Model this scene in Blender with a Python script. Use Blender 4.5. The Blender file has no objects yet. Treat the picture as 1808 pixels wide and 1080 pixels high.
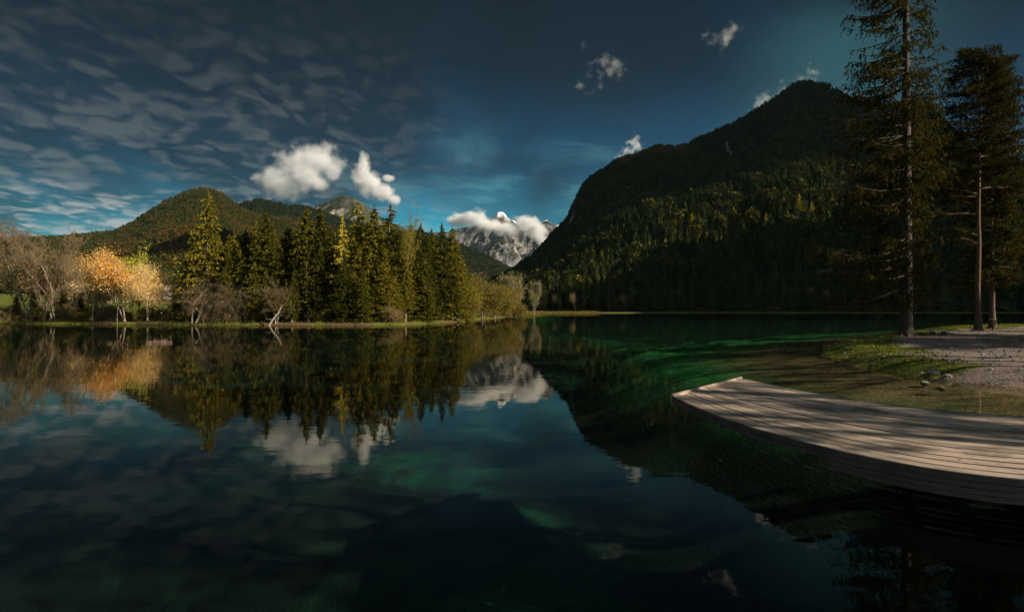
import bpy, bmesh, math, random
import numpy as np
from math import radians as R, sin, cos, pi

# ------------------------------------------------------------------ camera, sky, sun
SC = bpy.context.scene
FPX, CX, Y0, HC = 1100.0, 904.0, 545.0, 2.6       # focal length in photo pixels, horizon row, eye height
SUN_AZ, SUN_EL = 112.0, 26.0                         # degrees right of the view axis, degrees up
cam_d = bpy.data.cameras.new("camera"); cam = bpy.data.objects.new("camera", cam_d)
SC.collection.objects.link(cam); SC.camera = cam
cam.location = (0, 0, HC); cam.rotation_euler = (R(90), 0, 0)
cam_d.sensor_width = 36; cam_d.lens = 36 * FPX / 1808; cam_d.shift_y = (Y0 - 540) / 1808
cam_d.clip_start = 0.1; cam_d.clip_end = 40000
SC.view_settings.view_transform = 'Standard'; SC.view_settings.look = 'None'
SC.view_settings.exposure = 0.9; SC.view_settings.gamma = 1; SC.view_settings.use_curve_mapping = False
SC.render.engine = 'CYCLES'
SC.cycles.max_bounces = 8; SC.cycles.diffuse_bounces = 2; SC.cycles.glossy_bounces = 3
SC.cycles.transparent_max_bounces = 12; SC.cycles.volume_bounces = 3; SC.cycles.transmission_bounces = 3
SC.cycles.volume_max_steps = 400; SC.cycles.volume_step_rate = .35
SC.cycles.caustics_reflective = False; SC.cycles.caustics_refractive = False
SC.cycles.sample_clamp_indirect = 4.0
SC.cycles.use_denoising = True

class NT:
    """tiny node-graph helper"""
    def __init__(s, nt): s.nt = nt; nt.nodes.clear()
    def n(s, typ, _in=None, **kw):
        nd = s.nt.nodes.new(typ)
        for k, v in kw.items(): setattr(nd, k, v)
        for k, v in (_in or {}).items(): s.put(nd.inputs[k], v)
        return nd
    def put(s, sock, v):
        if isinstance(v, bpy.types.NodeSocket): s.nt.links.new(v, sock)
        elif isinstance(v, bpy.types.Node): s.nt.links.new(v.outputs[0], sock)
        else: sock.default_value = v
    def m(s, op, a, b=0.0, c=None, clamp=False):
        nd = s.nt.nodes.new('ShaderNodeMath'); nd.operation = op; nd.use_clamp = clamp
        s.put(nd.inputs[0], a); s.put(nd.inputs[1], b)
        if c is not None: s.put(nd.inputs[2], c)
        return nd.outputs[0]
    def v(s, op, a, b=None, out=0):
        nd = s.nt.nodes.new('ShaderNodeVectorMath'); nd.operation = op
        s.put(nd.inputs[0], a)
        if b is not None: s.put(nd.inputs[3 if op == 'SCALE' else 1], b)
        return nd.outputs[out]
    def rng(s, x, a, b, c=0.0, d=1.0, smooth=True):
        nd = s.nt.nodes.new('ShaderNodeMapRange'); nd.interpolation_type = 'SMOOTHSTEP' if smooth else 'LINEAR'
        s.put(nd.inputs[0], x)
        for i, q in enumerate((a, b, c, d)): nd.inputs[i + 1].default_value = q
        return nd.outputs[0]
    def mix(s, f, a, b, blend='MIX'):
        nd = s.nt.nodes.new('ShaderNodeMix'); nd.data_type = 'RGBA'; nd.blend_type = blend; nd.clamp_factor = True
        s.put(nd.inputs[0], f); s.put(nd.inputs[6], col4(a)); s.put(nd.inputs[7], col4(b))
        return nd.outputs[2]
    def noise(s, vec, scale, detail=4, rough=.5, dist=0.0):
        nd = s.nt.nodes.new('ShaderNodeTexNoise')
        if vec is not None: s.put(nd.inputs['Vector'], vec)
        nd.inputs['Scale'].default_value = scale; nd.inputs['Detail'].default_value = detail
        nd.inputs['Roughness'].default_value = rough; nd.inputs['Distortion'].default_value = dist
        return nd.outputs[0]
    def ramp(s, x, stops):
        nd = s.nt.nodes.new('ShaderNodeValToRGB'); s.put(nd.inputs[0], x); e = nd.color_ramp.elements
        while len(e) < len(stops): e.new(.5)
        for q, (p, c) in zip(e, stops): q.position = p; q.color = (c[0], c[1], c[2], 1)
        return nd.outputs[0]
def col4(c):
    return (c[0], c[1], c[2], 1.0) if isinstance(c, (tuple, list)) and len(c) == 3 else c

wld = bpy.data.worlds.new("World"); SC.world = wld; wld.use_nodes = True
g = NT(wld.node_tree)
tc = g.n('ShaderNodeTexCoord'); d = tc.outputs['Generated']
sp = g.n('ShaderNodeSeparateXYZ', {0: d}); dx, dy, dz = sp.outputs
sky = g.n('ShaderNodeTexSky', sky_type='NISHITA'); sky.sun_disc = False
sky.sun_elevation = R(SUN_EL); sky.sun_rotation = R(SUN_AZ); sky.altitude = 600; sky.air_density = 1.0; sky.dust_density = .3; sky.ozone_density = 2.5
dzc = g.m('MAXIMUM', dz, 0.0)
# clear sky, tinted teal low and navy high
tint = g.ramp(dzc, [(0, (.11, .66, .62)), (.12, (.07, .46, .47)), (.22, (.038, .160, .195)), (.36, (.020, .060, .082)), (1, (.02, .035, .04))])
clear = g.mix(1.0, sky.outputs[0], tint, 'MULTIPLY')
inv = g.m('DIVIDE', 1.0, g.m('ADD', dzc, .16))
pl = g.n('ShaderNodeCombineXYZ', {0: g.m('MULTIPLY', dx, inv), 1: g.m('MULTIPLY', dy, inv), 2: 0.0}).outputs[0]
# large dark veil of stratus
v3 = g.n('ShaderNodeCombineXYZ', {0: g.m('MULTIPLY', dx, g.m('DIVIDE', 3.2, g.m('ADD', dzc, 1.0))), 1: g.m('LOGARITHM', g.m('ADD', dzc, .05), 2.718), 2: 0.0}).outputs[0]
n1 = g.noise(v3, 1.3, 4, .5, .2)
left = g.rng(dx, .12, -.30)
high = g.rng(dzc, .05, .34)
veil = g.rng(g.m('ADD', n1, g.m('ADD', g.m('MULTIPLY', left, .20), g.m('MULTIPLY', high, .16))), .42, .80)
n2 = g.noise(g.v('MULTIPLY', v3, (.6, 1.9, 1)), 2.2, 6, .52, .1)
veilcol = g.mix(g.rng(n2, .34, .68), (.045, .11, .19), (.09, .19, .29))
veilcol = g.mix(g.rng(dzc, .12, .46), veilcol, (.028, .062, .10), 'MIX')
c1 = g.mix(g.m('MULTIPLY', veil, .85), clear, veilcol)
# rolls of altocumulus on the left: puffy cells flattened towards the horizon
wob = g.n('ShaderNodeTexNoise', {'Vector': v3, 'Scale': 5.0, 'Detail': 4.0}).outputs['Color']
v3w = g.v('ADD', g.v('MULTIPLY', v3, (1.0, 1.9, 1)), g.v('SCALE', g.v('SUBTRACT', wob, (.5, .5, .5)), .30))
def cells(sc_, sm):
    vo = g.n('ShaderNodeTexVoronoi', {'Vector': v3w, 'Scale': sc_, 'Smoothness': sm}, feature='SMOOTH_F1'); return g.m('SUBTRACT', 1.0, vo.outputs['Distance'])
n3 = g.noise(v3w, 2.4, 5, .55, .0)
n3b = g.noise(v3w, 15.0, 6, .6, .1)
n3c = g.m('ADD', g.m('MULTIPLY', cells(8.5, .45), .30), g.m('ADD', g.m('MULTIPLY', cells(17., .4), .20), g.m('ADD', g.m('MULTIPLY', n3, .38), g.m('MULTIPLY', n3b, .24))))
lm = g.m('MULTIPLY', g.rng(dx, .02, -.34), g.rng(dzc, .50, .24))
roll = g.m('MULTIPLY', g.rng(n3c, .49, .70), lm)
rollcol = g.ramp(dzc, [(0, (2.4, 2.6, 2.6)), (.13, (2.4, 2.6, 2.6)), (.175, (.60, .78, .88)), (.30, (.34, .42, .50)), (.5, (.07, .10, .13))])
c2 = g.mix(g.m('MULTIPLY', roll, .8), c1, rollcol)
# thin streaks low in the middle
n4 = g.noise(g.v('MULTIPLY', v3, (.8, 1.6, 1)), 3.0, 7, .62, .5)
st = g.m('MULTIPLY', g.rng(n4, .46, .72), g.m('MULTIPLY', g.rng(dzc, .32, .12), g.m('MULTIPLY', g.rng(dx, -.45, -.05), g.rng(dx, .30, .10))))
c3 = g.mix(g.m('MULTIPLY', st, .65), c2, (.75, 2.2, 2.35))
# broad gap of pale teal between cloud banks, right of the peak
bl = g.m('MULTIPLY', g.rng(g.m('ABSOLUTE', g.m('SUBTRACT', g.m('SUBTRACT', dx, g.m('MULTIPLY', dzc, .10)), .405)), .17, .0), g.rng(g.m('ADD', dzc, g.m('MULTIPLY', g.m('SUBTRACT', n2, .5), .3)), .44, .30))
c4 = g.mix(g.m('MULTIPLY', bl, .40), c3, (.28, 1.0, 1.15))
c5 = g.mix(g.m('MULTIPLY', g.rng(dy, .15, -.45), g.rng(n1, .30, .55)), c4, (1.9, 2.35, 2.6))  # bright sky added behind the view to fill the shaded slopes
bg = g.n('ShaderNodeBackground', {0: c5, 1: 0.1})
g.n('ShaderNodeOutputWorld', {0: bg})

sun_d = bpy.data.lights.new("sun", 'SUN'); sun = bpy.data.objects.new("sun", sun_d); SC.collection.objects.link(sun)
sun_d.energy = 5.0; sun_d.angle = R(.5); sun_d.color = (1.0, .86, .68)
SUN = np.array([cos(R(SUN_EL)) * sin(R(SUN_AZ)), cos(R(SUN_EL)) * cos(R(SUN_AZ)), sin(R(SUN_EL))])
from mathutils import Vector
sun.rotation_euler = Vector(SUN).to_track_quat('Z', 'Y').to_euler()

# ------------------------------------------------------------------ helpers
COL = SC.collection
rs = np.random.RandomState(7); random.seed(7)
def at(px, py, z=0.0):
    """point of the plane at height z seen at a photo pixel"""
    D = (HC - z) * FPX / (py - Y0); return ((px - CX) / FPX * D, D, z)
def bx(px, D): return (px - CX) / FPX * D
def bz(py, D): return HC + (Y0 - py) / FPX * D

def hsh(ix, iy, s):
    h = (ix.astype(np.int64) * 374761393 + iy.astype(np.int64) * 668265263 + s * 974711) & 0xffffffff
    h = ((h ^ (h >> 13)) * 1274126177) & 0xffffffff
    return ((h ^ (h >> 16)) & 0xffff) / 65535.0
def vn(x, y, s=0):
    ix, iy = np.floor(x), np.floor(y); fx, fy = x - ix, y - iy
    fx = fx * fx * fx * (fx * (fx * 6 - 15) + 10); fy = fy * fy * fy * (fy * (fy * 6 - 15) + 10)
    a, b, c, e = hsh(ix, iy, s), hsh(ix + 1, iy, s), hsh(ix, iy + 1, s), hsh(ix + 1, iy + 1, s)
    return (a + (b - a) * fx) * (1 - fy) + (c + (e - c) * fx) * fy
def fbm(x, y, s=0, o=5, g_=.5, ridge=False):
    x = np.asarray(x, float); y = np.asarray(y, float)
    t = np.zeros(np.broadcast(x, y).shape); a, w = 1.0, 0.0
    for k in range(o):
        q = vn(x, y, s + k * 17)
        if ridge: q = 1 - np.abs(2 * q - 1)
        t += a * q; w += a; a *= g_
        x, y = x * 1.6 - y * 1.2 + 3.1, x * 1.2 + y * 1.6 + 7.7
    return t / w
def sstep(x, a, b):
    t = np.clip((x - a) / (b - a), 0, 1); return t * t * (3 - 2 * t)

def mesh(name, V, F, mat=None, smooth=False, attrs=None):
    """V (n,3); F = list of (k, m) index arrays"""
    me = bpy.data.meshes.new(name); V = np.asarray(V, np.float32)
    me.vertices.add(len(V)); me.vertices.foreach_set('co', V.ravel())
    Fs = [np.asarray(f, np.int32) for f in F if len(f)]
    loops = np.concatenate([f.ravel() for f in Fs]); tot = np.concatenate([np.full(len(f), f.shape[1], np.int32) for f in Fs])
    me.loops.add(len(loops)); me.loops.foreach_set('vertex_index', loops)
    st = np.concatenate([[0], np.cumsum(tot)[:-1]]).astype(np.int32)
    me.polygons.add(len(tot)); me.polygons.foreach_set('loop_start', st); me.polygons.foreach_set('loop_total', tot)
    me.polygons.foreach_set('use_smooth', np.full(len(tot), smooth))
    for k, a in (attrs or {}).items():
        at_ = me.attributes.new(k, 'FLOAT', 'POINT'); at_.data.foreach_set('value', np.asarray(a, np.float32))
    me.update(calc_edges=True)
    if mat: me.materials.append(mat)
    return me
def obj(name, me, parent=None, loc=None):
    o = bpy.data.objects.new(name, me); COL.objects.link(o)
    if parent: o.parent = parent
    if loc is not None: o.location = loc
    return o
def tag(o, label=None, cat=None, group=None, kind=None):
    if label: o['label'] = label
    if cat: o['category'] = cat
    if group: o['group'] = group
    if kind: o['kind'] = kind
    return o
def thing(name, label, cat, loc=(0, 0, 0), rz=0, group=None, sc=1.0):
    o = obj(name, None, None, loc); o.rotation_euler = (0, 0, rz); o.scale = (sc, sc, sc)
    return tag(o, label, cat, group)
def copy_tree(root, loc, rz=0, sc=1.0, label=None, group=None, sz=None):
    r = root.copy(); COL.objects.link(r); r.location = loc; r.rotation_euler = (0, 0, rz); r.scale = (sc, sc, sz or sc)
    if label: r['label'] = label
    if group: r['group'] = group
    for ch in list(root.children):
        c = ch.copy(); COL.objects.link(c); c.parent = r
    return r

class MB:
    def __init__(s): s.V = []; s.T = []; s.Q = []; s.A = []; s.n = 0
    def add(s, V, T=None, Q=None, a=0.5):
        V = np.asarray(V, float)
        if T is not None and len(T): s.T.append(np.asarray(T) + s.n)
        if Q is not None and len(Q): s.Q.append(np.asarray(Q) + s.n)
        s.V.append(V); s.A.append(np.broadcast_to(a, (len(V),)) if np.ndim(a) < 1 or len(np.atleast_1d(a)) == len(V) else np.repeat(a, len(V) // len(a)))
        s.n += len(V)
    def me(s, name, mat, smooth=False):
        F = []
        if s.T: F.append(np.concatenate(s.T))
        if s.Q: F.append(np.concatenate(s.Q))
        return mesh(name, np.concatenate(s.V), F, mat, smooth, {'tone': np.concatenate(s.A)})
    def box(s, c, h, rz=0, a=.5, taper=1.0):
        v = np.array([[x * (taper if z > 0 else 1), y * (taper if z > 0 else 1), z] for z in (-1, 1) for y in (-1, 1) for x in (-1, 1)]) * np.array(h)
        cr, sr = cos(rz), sin(rz); v = np.c_[v[:, 0] * cr - v[:, 1] * sr, v[:, 0] * sr + v[:, 1] * cr, v[:, 2]] + np.array(c)
        s.add(v, Q=[(0, 2, 3, 1), (4, 5, 7, 6), (0, 1, 5, 4), (2, 6, 7, 3), (0, 4, 6, 2), (1, 3, 7, 5)], a=a)
    def tube(s, P, r, k=6, a=.5, cap=True):
        P = np.asarray(P, float); r = np.asarray(r, float); n = len(P)
        Tn = np.gradient(P, axis=0); Tn /= np.linalg.norm(Tn, axis=1)[:, None] + 1e-9
        ref = np.array([1., 0, 0]) if abs(Tn[0, 0]) < .8 else np.array([0, 1., 0])
        U = np.cross(Tn, ref); U /= np.linalg.norm(U, axis=1)[:, None] + 1e-9; W = np.cross(Tn, U)
        an = np.arange(k) * 2 * pi / k
        V = P[:, None, :] + r[:, None, None] * (np.cos(an)[None, :, None] * U[:, None, :] + np.sin(an)[None, :, None] * W[:, None, :])
        i = np.arange(n - 1)[:, None] * k; j = np.arange(k)[None, :]; j2 = (j + 1) % k
        Q = np.stack([i + j, i + j2, i + k + j2, i + k + j], -1).reshape(-1, 4)
        s.add(V.reshape(-1, 3), Q=Q, a=a)

def segs(mb, A, B, ra, rb, k=3, a=None):
    """many tapered prisms at once"""
    A, B = np.asarray(A, float), np.asarray(B, float); n = len(A)
    T_ = B - A; T_ /= np.linalg.norm(T_, axis=1)[:, None] + 1e-9
    ref = np.where(np.abs(T_[:, 2:3]) < .9, np.array([[0, 0, 1.]]), np.array([[1., 0, 0]]))
    U = np.cross(T_, ref); U /= np.linalg.norm(U, axis=1)[:, None] + 1e-9; W = np.cross(T_, U)
    an = np.arange(k) * 2 * pi / k
    off = np.cos(an)[None, :, None] * U[:, None] + np.sin(an)[None, :, None] * W[:, None]
    V = np.concatenate([A[:, None] + off * np.asarray(ra)[:, None, None], B[:, None] + off * np.asarray(rb)[:, None, None]], 1)
    b = np.arange(n)[:, None] * 2 * k; j = np.arange(k)[None]; j2 = (j + 1) % k
    Q = np.stack([b + j, b + j2, b + k + j2, b + k + j], -1).reshape(-1, 4)
    aa = np.repeat(a if a is not None else np.full(n, .5), 2 * k)
    mb.add(V.reshape(-1, 3), Q=Q, a=aa)

def leaves(mb, P, size, rnd, droop=.0, dirs=None, wid=.5, a=None):
    """one small leaf spray (a bent kite) at each point of P"""
    n = len(P); D = rnd.normal(size=(n, 3)) if dirs is None else dirs + rnd.normal(size=(n, 3)) * .45
    D[:, 2] -= droop; D /= np.linalg.norm(D, axis=1)[:, None] + 1e-9
    S = np.cross(D, rnd.normal(size=(n, 3))); S /= np.linalg.norm(S, axis=1)[:, None] + 1e-9
    N = np.cross(D, S); L = (size * rnd.uniform(.6, 1.35, n))[:, None]
    V = np.stack([P - D * L * .5, P + S * L * wid * .5 + N * L * .08, P + D * L * .5, P - S * L * wid * .5 + N * L * .08], 1)
    Q = np.arange(n * 4).reshape(n, 4)
    mb.add(V.reshape(-1, 3), Q=Q, a=np.repeat(rnd.uniform(0, 1, n) if a is None else a, 4))

# ------------------------------------------------------------------ materials
def mat(name):
    m = bpy.data.materials.new(name); m.use_nodes = True; return m, NT(m.node_tree)
def out(g_, sh): g_.n('ShaderNodeOutputMaterial', {0: sh})
def foliage(name, cols, trans=.3, inst=False, rnd=.5):
    """cols: dark, mid, light leaf colour; per-leaf tone, per-tree variation"""
    m, q = mat(name)
    t = q.n('ShaderNodeAttribute', attribute_name='tone').outputs['Fac']
    o = q.n('ShaderNodeObjectInfo').outputs['Random']
    x = q.m('ADD', q.m('MULTIPLY', t, 1 - rnd), q.m('MULTIPLY', o, rnd))
    if inst:
        hue = q.n('ShaderNodeAttribute', attribute_name='hue', attribute_type='INSTANCER').outputs['Fac']
        c = q.ramp(hue, inst)
        c = q.mix(1.0, c, q.ramp(t, [(0, (.55, .55, .55)), (1, (1.35, 1.35, 1.35))]), 'MULTIPLY')
    else:
        c = q.ramp(x, [(0.05, cols[0]), (.5, cols[1]), (.95, cols[2])])
    df = q.n('ShaderNodeBsdfDiffuse', {0: c}); tr = q.n('ShaderNodeBsdfTranslucent', {0: q.mix(1.0, c, (1.3, 1.25, .6), 'MULTIPLY')})
    out(q, q.n('ShaderNodeMixShader', {0: trans, 1: df, 2: tr}))
    return m
def bark(name, a, b, scale=6):
    m, q = mat(name); tc_ = q.n('ShaderNodeTexCoord').outputs['Object']
    v = q.v('MULTIPLY', tc_, (1, 1, .18)); nz = q.noise(v, scale, 6, .65)
    c = q.mix(q.rng(nz, .35, .65), a, b)
    p = q.n('ShaderNodeBsdfPrincipled', {'Base Color': c, 'Roughness': .9})
    bp = q.n('ShaderNodeBump', {'Height': nz, 'Strength': .8, 'Distance': .05}); q.put(p.inputs['Normal'], bp.outputs[0])
    out(q, p); return m
M = {}
M['spruce'] = foliage('spruce_needles', [(.016, .023, .005), (.076, .072, .010), (.24, .19, .025)], .25)
M['larch'] = foliage('larch_needles', [(.15, .14, .018), (.30, .25, .03), (.50, .40, .05)], .35)
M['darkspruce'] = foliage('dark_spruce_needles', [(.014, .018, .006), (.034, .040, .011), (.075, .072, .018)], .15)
M['nearspruce'] = foliage('near_spruce_needles', [(.006, .009, .003), (.017, .019, .006), (.065, .052, .012)], .2)
M['pine'] = foliage('pine_needles', [(.008, .012, .004), (.024, .026, .007), (.095, .078, .018)], .2)
M['orange'] = foliage('sunlit_orange_leaves', [(.52, .22, .035), (.84, .50, .11), (.92, .70, .28)], .4, rnd=.15)  # leaf colour brightened to carry a patch of sun on this tree
M['gold'] = foliage('pale_gold_leaves', [(.60, .36, .09), (.85, .60, .20), (.92, .76, .38)], .4, rnd=.1)
M['yellowgreen'] = foliage('yellow_green_leaves', [(.22, .24, .02), (.42, .42, .03), (.6, .55, .05)], .4, rnd=.15)
M['willow'] = foliage('grey_willow_leaves', [(.13, .12, .06), (.23, .21, .11), (.36, .32, .18)], .3, rnd=.2)
M['bush'] = foliage('olive_bush_leaves', [(.08, .07, .012), (.18, .15, .022), (.32, .25, .035)], .35)
M['tan'] = foliage('tan_autumn_leaves', [(.10, .075, .028), (.20, .15, .055), (.32, .24, .09)], .3)
M['brushwood'] = bark('dark_brown_twigs', (.050, .034, .016), (.13, .09, .042))
M['bark'] = bark('grey_bark', (.10, .08, .06), (.24, .20, .155))
M['palebark'] = bark('pale_bark', (.16, .125, .09), (.40, .33, .25))
M['redbark'] = bark('reddish_pine_bark', (.04, .022, .014), (.12, .062, .038), 9)
M['darkbark'] = bark('dark_spruce_bark', (.018, .013, .010), (.06, .041, .031), 9)
M['limb'] = bark('dark_limb_bark', (.02, .015, .012), (.055, .04, .03), 9)
M['twig'] = bark('brown_twigs', (.085, .060, .030), (.19, .138, .074))

def rock_mat(name, a, b, scale=3):
    m, q = mat(name); tc_ = q.n('ShaderNodeTexCoord').outputs['Object']
    nz = q.noise(tc_, scale, 8, .65); c = q.mix(q.rng(nz, .35, .65), a, b)
    p = q.n('ShaderNodeBsdfPrincipled', {'Base Color': c, 'Roughness': .9}); bp = q.n('ShaderNodeBump', {'Height': nz, 'Strength': .6, 'Distance': .05})
    q.put(p.inputs['Normal'], bp.outputs[0]); out(q, p); return m
M['rock'] = rock_mat('grey_rock', (.08, .07, .06), (.26, .235, .20))

# ------------------------------------------------------------------ the lake basin and the ground sheet
LAKE = [(-160, 118), (-120, 114), (-92, 110), (-78, 104), (-60, 101), (-50, 97), (-38, 97), (-30, 96), (-22, 96), (-17, 98),
        (-14.5, 104), (-9, 122), (-7.5, 138), (-8.5, 146), (-5, 160), (-1, 205), (4, 240), (12, 285), (14, 310), (20, 338), (34, 343), (47, 352),
        (52, 366), (80, 388), (130, 398), (200, 402), (270, 396), (330, 380), (380, 340), (395, 280), (360, 220), (300, 165), (200, 125),
        (130, 104), (95, 96), (69, 89), (54, 79), (47, 71), (40, 63.5), (33, 56), (27, 50), (21.6, 43), (19.2, 38.5), (17.4, 34), (16.6, 31), (15.9, 28),
        (15.6, 26), (15.4, 24), (16.0, 22.6), (16.8, 21), (17.5, 19), (20, 16.5), (25, 12), (30, 4), (26, -4), (12, -9),
        (-10, -12), (-60, -20), (-120, -15), (-170, 20), (-190, 70)]
LP = np.array(LAKE, float)
def lake_sd(x, y):
    """signed distance to the lake edge, positive on land"""
    sh = x.shape; x = x.ravel(); y = y.ravel(); best = np.full(x.shape, 1e18); ins = np.zeros(x.shape, bool)
    for (ax, ay), (bx_, by_) in zip(LP, np.roll(LP, -1, 0)):
        ex, ey = bx_ - ax, by_ - ay; t = np.clip(((x - ax) * ex + (y - ay) * ey) / (ex * ex + ey * ey), 0, 1)
        best = np.minimum(best, (x - ax - t * ex) ** 2 + (y - ay - t * ey) ** 2)
        c = (ay > y) != (by_ > y); ins ^= c & (x < (bx_ - ax) * (y - ay) / (by_ - ay + 1e-12) + ax)
    return (np.where(ins, -1, 1) * np.sqrt(best)).reshape(sh)
def ground_z(x, y):
    x = np.asarray(x, float); y = np.asarray(y, float); shp = np.broadcast(x, y).shape
    x = np.broadcast_to(x, shp).astype(float); y = np.broadcast_to(y, shp).astype(float)
    s = lake_sd(x, y) + (fbm(x * .5, y * .5, 3, 3) - .5) * 1.4 * np.clip(y / 25., .15, 1)
    prom = sstep(x, 3, 12) * sstep(-y, -125, -100)
    lump = fbm(x * .35, y * .35, 5, 4)
    land = .05 + .42 * sstep(s, 0, 1.6) + .25 * (lump - .5) * sstep(s, .3, 3)
    rise = np.clip(s - 22, 0, 400) * .045 * (1 - prom) * sstep(-x, -40, 10) + np.clip(s - 30, 0, 500) * .03 * prom * sstep(x, 50, 90)
    land = land + rise + sstep(s, 10, 120) * (fbm(x * .02, y * .02, 9, 4) - .5) * 5 * (1 - prom)
    dd = -s
    bed_p = -(.10 + .075 * np.clip(dd, 0, 14) + .10 * np.clip(dd - 14, 0, 30))
    bed_o = -(.25 + .22 * np.clip(dd, 0, 30))
    bed = bed_p * prom + bed_o * (1 - prom)
    bed = np.maximum(bed, -3.6) + (fbm(x * .22, y * .22, 21, 5) - .5) * 1.5 * sstep(dd, 4, 16)
    return np.where(s > 0, land, bed)
def axis(parts):
    o = []
    for a, b, st in parts: o.append(np.arange(a, b, st))
    return np.concatenate(o)
gx = np.concatenate([-np.geomspace(14000, 230, 26), axis([(-225, -110, 5), (-110, -30, 1.4), (-30, 10, .8), (10, 45, .33), (45, 90, 1.0), (90, 420, 6)]), np.geomspace(430, 14000, 24)])
gy = np.concatenate([-np.geomspace(4000, 40, 14), axis([(-35, 0, 2.5), (0, 16, .5), (16, 66, .33), (66, 175, .9), (175, 430, 3.5)]), np.geomspace(440, 20000, 26)])
X, Y = np.meshgrid(gx, gy); Z = ground_z(X, Y)
far_ = sstep(np.hypot(X, Y), 500, 1200); Z = Z * (1 - far_) + 3 * far_
ny, nx = X.shape; idx = np.arange(nx * ny).reshape(ny, nx)
Qg = np.stack([idx[:-1, :-1], idx[:-1, 1:], idx[1:, 1:], idx[1:, :-1]], -1).reshape(-1, 4)
SD = lake_sd(X, Y)
shelf = sstep(X, 0, 12) * sstep(Y, 24, 36) * (1 - sstep(Y, 280, 340))
shelf = np.maximum(shelf, sstep(Y + 1.6 * (X - 7), 19.5, 23) * sstep(X, 6.5, 9.5) * (Y < 60))
grassy = sstep(fbm(X * .25, Y * .25, 31, 4), .40, .55)
# the promontory: turf along its lake-side rim, bare gravel inside
prom = (X > 12) & (Y < 100) & (Y > -20)
rim = 1 - sstep(SD, 2.2 , 4.2 + 2.5 * fbm(X * .4, Y * .4, 33, 3))
southern = np.maximum(sstep(Y, 28, 31), sstep(-X, -18.6, -17.2) * sstep(Y, 22.5, 24))
turf = np.where(prom, np.clip(rim * southern + .55 * southern * sstep(fbm(X * .3, Y * .3, 35, 4), .56, .66) + sstep(Y, 60, 75) * .4, 0, 1), .30 + .45 * grassy + .4 * sstep(SD, 12, 25))

m, q = mat('ground_soil')
geo = q.n('ShaderNodeNewGeometry'); P = geo.outputs['Position']
z_ = q.n('ShaderNodeSeparateXYZ', {0: P}).outputs[2]
tf = q.n('ShaderNodeAttribute', attribute_name='turf').outputs['Fac']
na = q.noise(P, .9, 8, .6); nb = q.noise(P, 7.0, 6, .7); nc = q.noise(P, .16, 6, .6, .8)
vor = q.n('ShaderNodeTexVoronoi', {'Vector': P, 'Scale': 9.0}); 
gravel = q.mix(q.rng(nb, .3, .7), (.065, .046, .032), (.20, .15, .112))
gravel = q.mix(q.rng(vor.outputs['Distance'], .0, .55), gravel, (.16, .13, .11))
grass_c = q.mix(q.rng(na, .35, .65), (.05, .07, .010), (.13, .13, .022))
litter = q.mix(q.rng(nb, .3, .7), (.05, .036, .018), (.15, .105, .05))
gravel = q.mix(q.n('ShaderNodeAttribute', attribute_name='prom').outputs['Fac'], litter, gravel)
landc = q.mix(q.rng(q.m('ADD', tf, q.m('MULTIPLY', q.m('SUBTRACT', nb, .5), .5)), .35, .55), gravel, grass_c)
silt = q.mix(q.rng(q.m('ADD', q.m('MULTIPLY', nb, .4), q.m('MULTIPLY', q.noise(q.v('MULTIPLY', P, (.6, 1.3, 1)), .8, 7, .65), .6)), .38, .62), (.065, .040, .018), (.30, .175, .095))
green = q.mix(q.rng(na, .35, .65), (.014, .10, .026), (.06, .27, .08))
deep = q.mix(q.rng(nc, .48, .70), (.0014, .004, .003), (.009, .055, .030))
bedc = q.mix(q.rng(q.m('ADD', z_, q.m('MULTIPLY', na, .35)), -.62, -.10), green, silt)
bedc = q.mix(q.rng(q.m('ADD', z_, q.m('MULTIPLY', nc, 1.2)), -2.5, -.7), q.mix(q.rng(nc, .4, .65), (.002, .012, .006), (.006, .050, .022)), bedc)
deep = q.mix(q.n('ShaderNodeAttribute', attribute_name='weed_shade').outputs['Fac'], (.0012, .0035, .0028), deep)  # bed blackened round the dock: shade put into its colour, besides the weed patches
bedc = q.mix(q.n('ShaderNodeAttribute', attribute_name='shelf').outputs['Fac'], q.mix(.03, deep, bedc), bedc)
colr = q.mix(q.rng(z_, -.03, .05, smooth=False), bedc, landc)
pr = q.n('ShaderNodeBsdfPrincipled', {'Base Color': colr, 'Roughness': .95, 'Specular IOR Level': .1})
hgt = q.m('ADD', nb, q.m('MULTIPLY', vor.outputs['Distance'], -.5))
bp = q.n('ShaderNodeBump', {'Height': hgt, 'Strength': .7, 'Distance': .06}); q.put(pr.inputs['Normal'], bp.outputs[0]); out(q, pr)
V = np.c_[X.ravel(), Y.ravel(), Z.ravel()]
tag(obj('ground', mesh('ground', V, [Qg], m, True, {'turf': turf.ravel(), 'weed_shade': (1 - .85 * sstep(X, -1, 4) * (1 - sstep(Y, 26, 38)) - .75 * sstep(Y, 20, 34) * (1 - sstep(X, 0, 12))).clip(0, 1).ravel(), 'shelf': shelf.ravel(), 'prom': prom.ravel().astype(float)})), kind='structure')

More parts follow.
